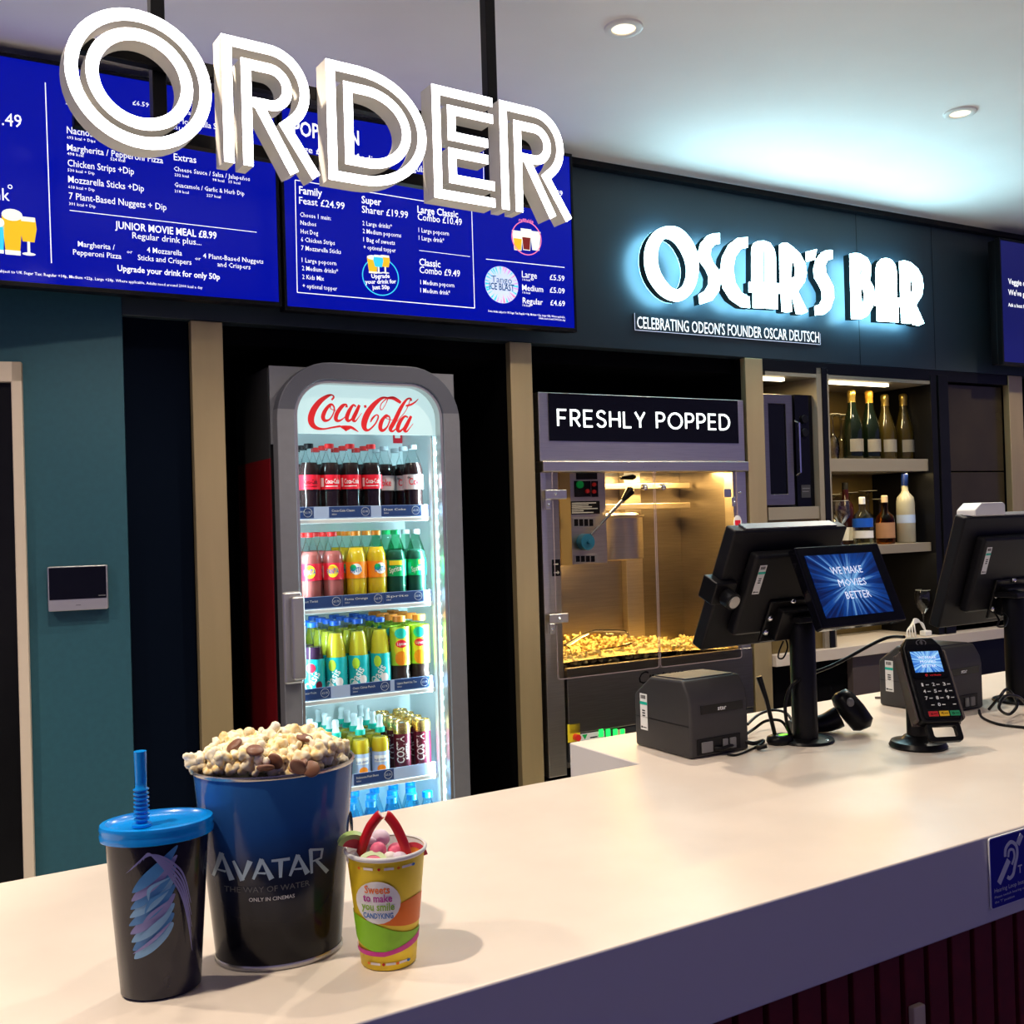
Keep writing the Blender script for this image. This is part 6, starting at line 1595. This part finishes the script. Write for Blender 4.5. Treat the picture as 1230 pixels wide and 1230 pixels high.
wrap_band(lambda t: .016 + .006 * max(0, t), lambda t: .021 + .008 * max(0, t) ** 1.2, 2, mb, .0010)
mesh('printed_bands', mb, ['cup_orange', 'cup_green', 'cup_pink'], cc, angle=80)
mb = MB(); c0 = (-.005, .0735); v = [on_cc(c0[0], c0[1], .0012)]
for g_ in (.35, .7, 1.0): v += [on_cc(c0[0] + x, c0[1] + z, .0012) for x, z in arc(0, 0, .0235 * g_, .0225 * g_, 0, 345, 23)]
mb.add(v, [(0, 1 + i, 1 + (i + 1) % 24) for i in range(24)] + [(1 + o + i, 25 + o + i, 25 + o + (i + 1) % 24, 1 + o + (i + 1) % 24) for o in (0, 24) for i in range(24)])
mesh('round_badge', mb, 'white', cc, angle=80)
for s_, z, w, m_, sz in (('Sweets', .0835, .0265, 'cup_orange', .0115), ('to make', .0745, .0305, 'text_purple', .0115), ('you smile', .0655, .0345, 'text_green', .0115), ('CANDYKING', .0570, .0315, 'text_blue', .0080)):
    mb = MB(); mb.text(s_, -.005, z, sz, align='c', width=w, bold=.02, fn=lambda x, zz: on_cc(x, zz, .0016)); mesh('slogan_lettering', mb, m_, cc, smooth=False)
mb = MB()
for z in (.1085, .0075):
    for k, mi in ((-.62, 0), (-.05, 1), (.45, 0), (.9, 2)):
        a = cr_(z); x = a * math.sin(k); mb.add([on_cc(x + p[0], z + p[1], .0008) for p in arc(0, 0, .0016, .0016, 0, 315, 7)], [tuple(range(8))], mi)
    for k in (-.34, .2, .7):
        a = cr_(z); x = a * math.sin(k); mb.add([on_cc(x + p[0], z + p[1], .0008) for p in ((-.005, -.0012), (.005, -.0012), (.005, .0014), (-.005, .0014))], [(0, 1, 2, 3)], 3)
mesh('border_print', mb, ['cup_orange', 'candy_red', 'text_blue', 'candy_white'], cc, smooth=False)
# sweets: each its own object
def sp(px, py, z, y_off=0.0): p = at_z(px, py, z); return Vector((p.x, p.y, z))
def sweet(nm, label, cat, mb, mats, c, rot=(0, 0, 0)):
    o = mesh(nm, mb, mats, loc=tuple(c), angle=60); o.rotation_euler = rot; tag(o, label, cat, 'sweets in the yellow cup'); return o
base_c = Vector((spw.x, spw.y, ZC))
def off(dx, dy, dz): return base_c + Vector((dx, dy, dz))
def stick(label, pts):
    mb = MB(); P = bez(pts, 8); mb.tube(P, .0052, 16)
    o = mesh('candy_stick', mb, 'candy_red', loc=tuple(base_c), angle=50); tag(o, label, 'sweet', 'red candy sticks in the yellow cup')
    d = (Vector(P[-1]) - Vector(P[-2])).normalized(); e = Vector(P[-1])
    mesh('cream_filling', MB().cyl(tuple(e - d * .001), tuple(e + d * .0006), .0038, 14), 'candy_white', o, angle=50)
stick('red filled candy stick leaning right, on the left of the sweets cup', [(-.026, -.010, .100), (-.023, -.012, .122), (-.015, -.012, .142), (-.006, -.012, .154), (-.0025, -.012, .157)])
stick('red filled candy stick leaning left, on the right of the sweets cup', [(.026, -.010, .100), (.022, -.012, .122), (.014, -.012, .142), (.006, -.012, .154), (.0035, -.012, .156)])
def egg(label, c, r, m_, sx=1.15): sweet('candy_egg', label, 'sweet', MB().ball((0, 0, 0), r, 18, 12, sx=sx), m_, c, (.2, .3, .4))
egg('pink round sweet in the middle of the sweets cup', off(-.006, -.014, .120), .0088, 'candy_pink', 1.0)
egg('white sugared egg at the left rim of the sweets cup', off(-.031, -.012, .112), .0078, 'candy_white')
egg('lilac speckled sweet behind the pink sweet in the cup', off(-.006, .006, .127), .0090, 'candy_lilac')
egg('lilac sweet between the left candy stick and pink sweet', off(-.016, -.001, .123), .0080, 'candy_lilac')
egg('pale cream sweet right of the pink sweet in the cup', off(.007, -.019, .113), .0072, 'candy_white')
egg('pale speckled sweet beside the right candy stick', off(.017, -.019, .112), .0078, 'candy_lilac')
egg('bright pink sweet behind the cream sweet in the cup', off(.012, -.004, .116), .0085, 'candy_pink')
def melon(label, c, rot, ma, mb_):
    b = MB(); n = 14; 
    outer = arc(0, 0, .0135, .0125, 0, 180, n)
    b.prism(outer, -.004, .004, 0); b.ribbon(arc(0, 0, .014, .013, 0, 180, n), .005, -.0045, .0045, 1)
    sweet('melon_gummy', label, 'sweet', b, [ma, mb_], c, rot)
melon('red and green melon gummy sticking up over the left cup rim', off(-.034, -.004, .122), (.2, .3, .3), 'melon_red', 'melon_green')
melon('green and pink melon gummy lying at the front of the sweets cup', off(-.010, -.028, .108), (-.75, 0, -.15), 'candy_pink', 'melon_green')
melon('orange melon gummy at the right of the sweets cup', off(.028, -.004, .108), (-.4, 0, .5), 'peach', 'melon_red')
mesh_fill = MB().lathe([(.0001, .100), (.034, .100), (.036, .104), (.0001, .106)], 24)
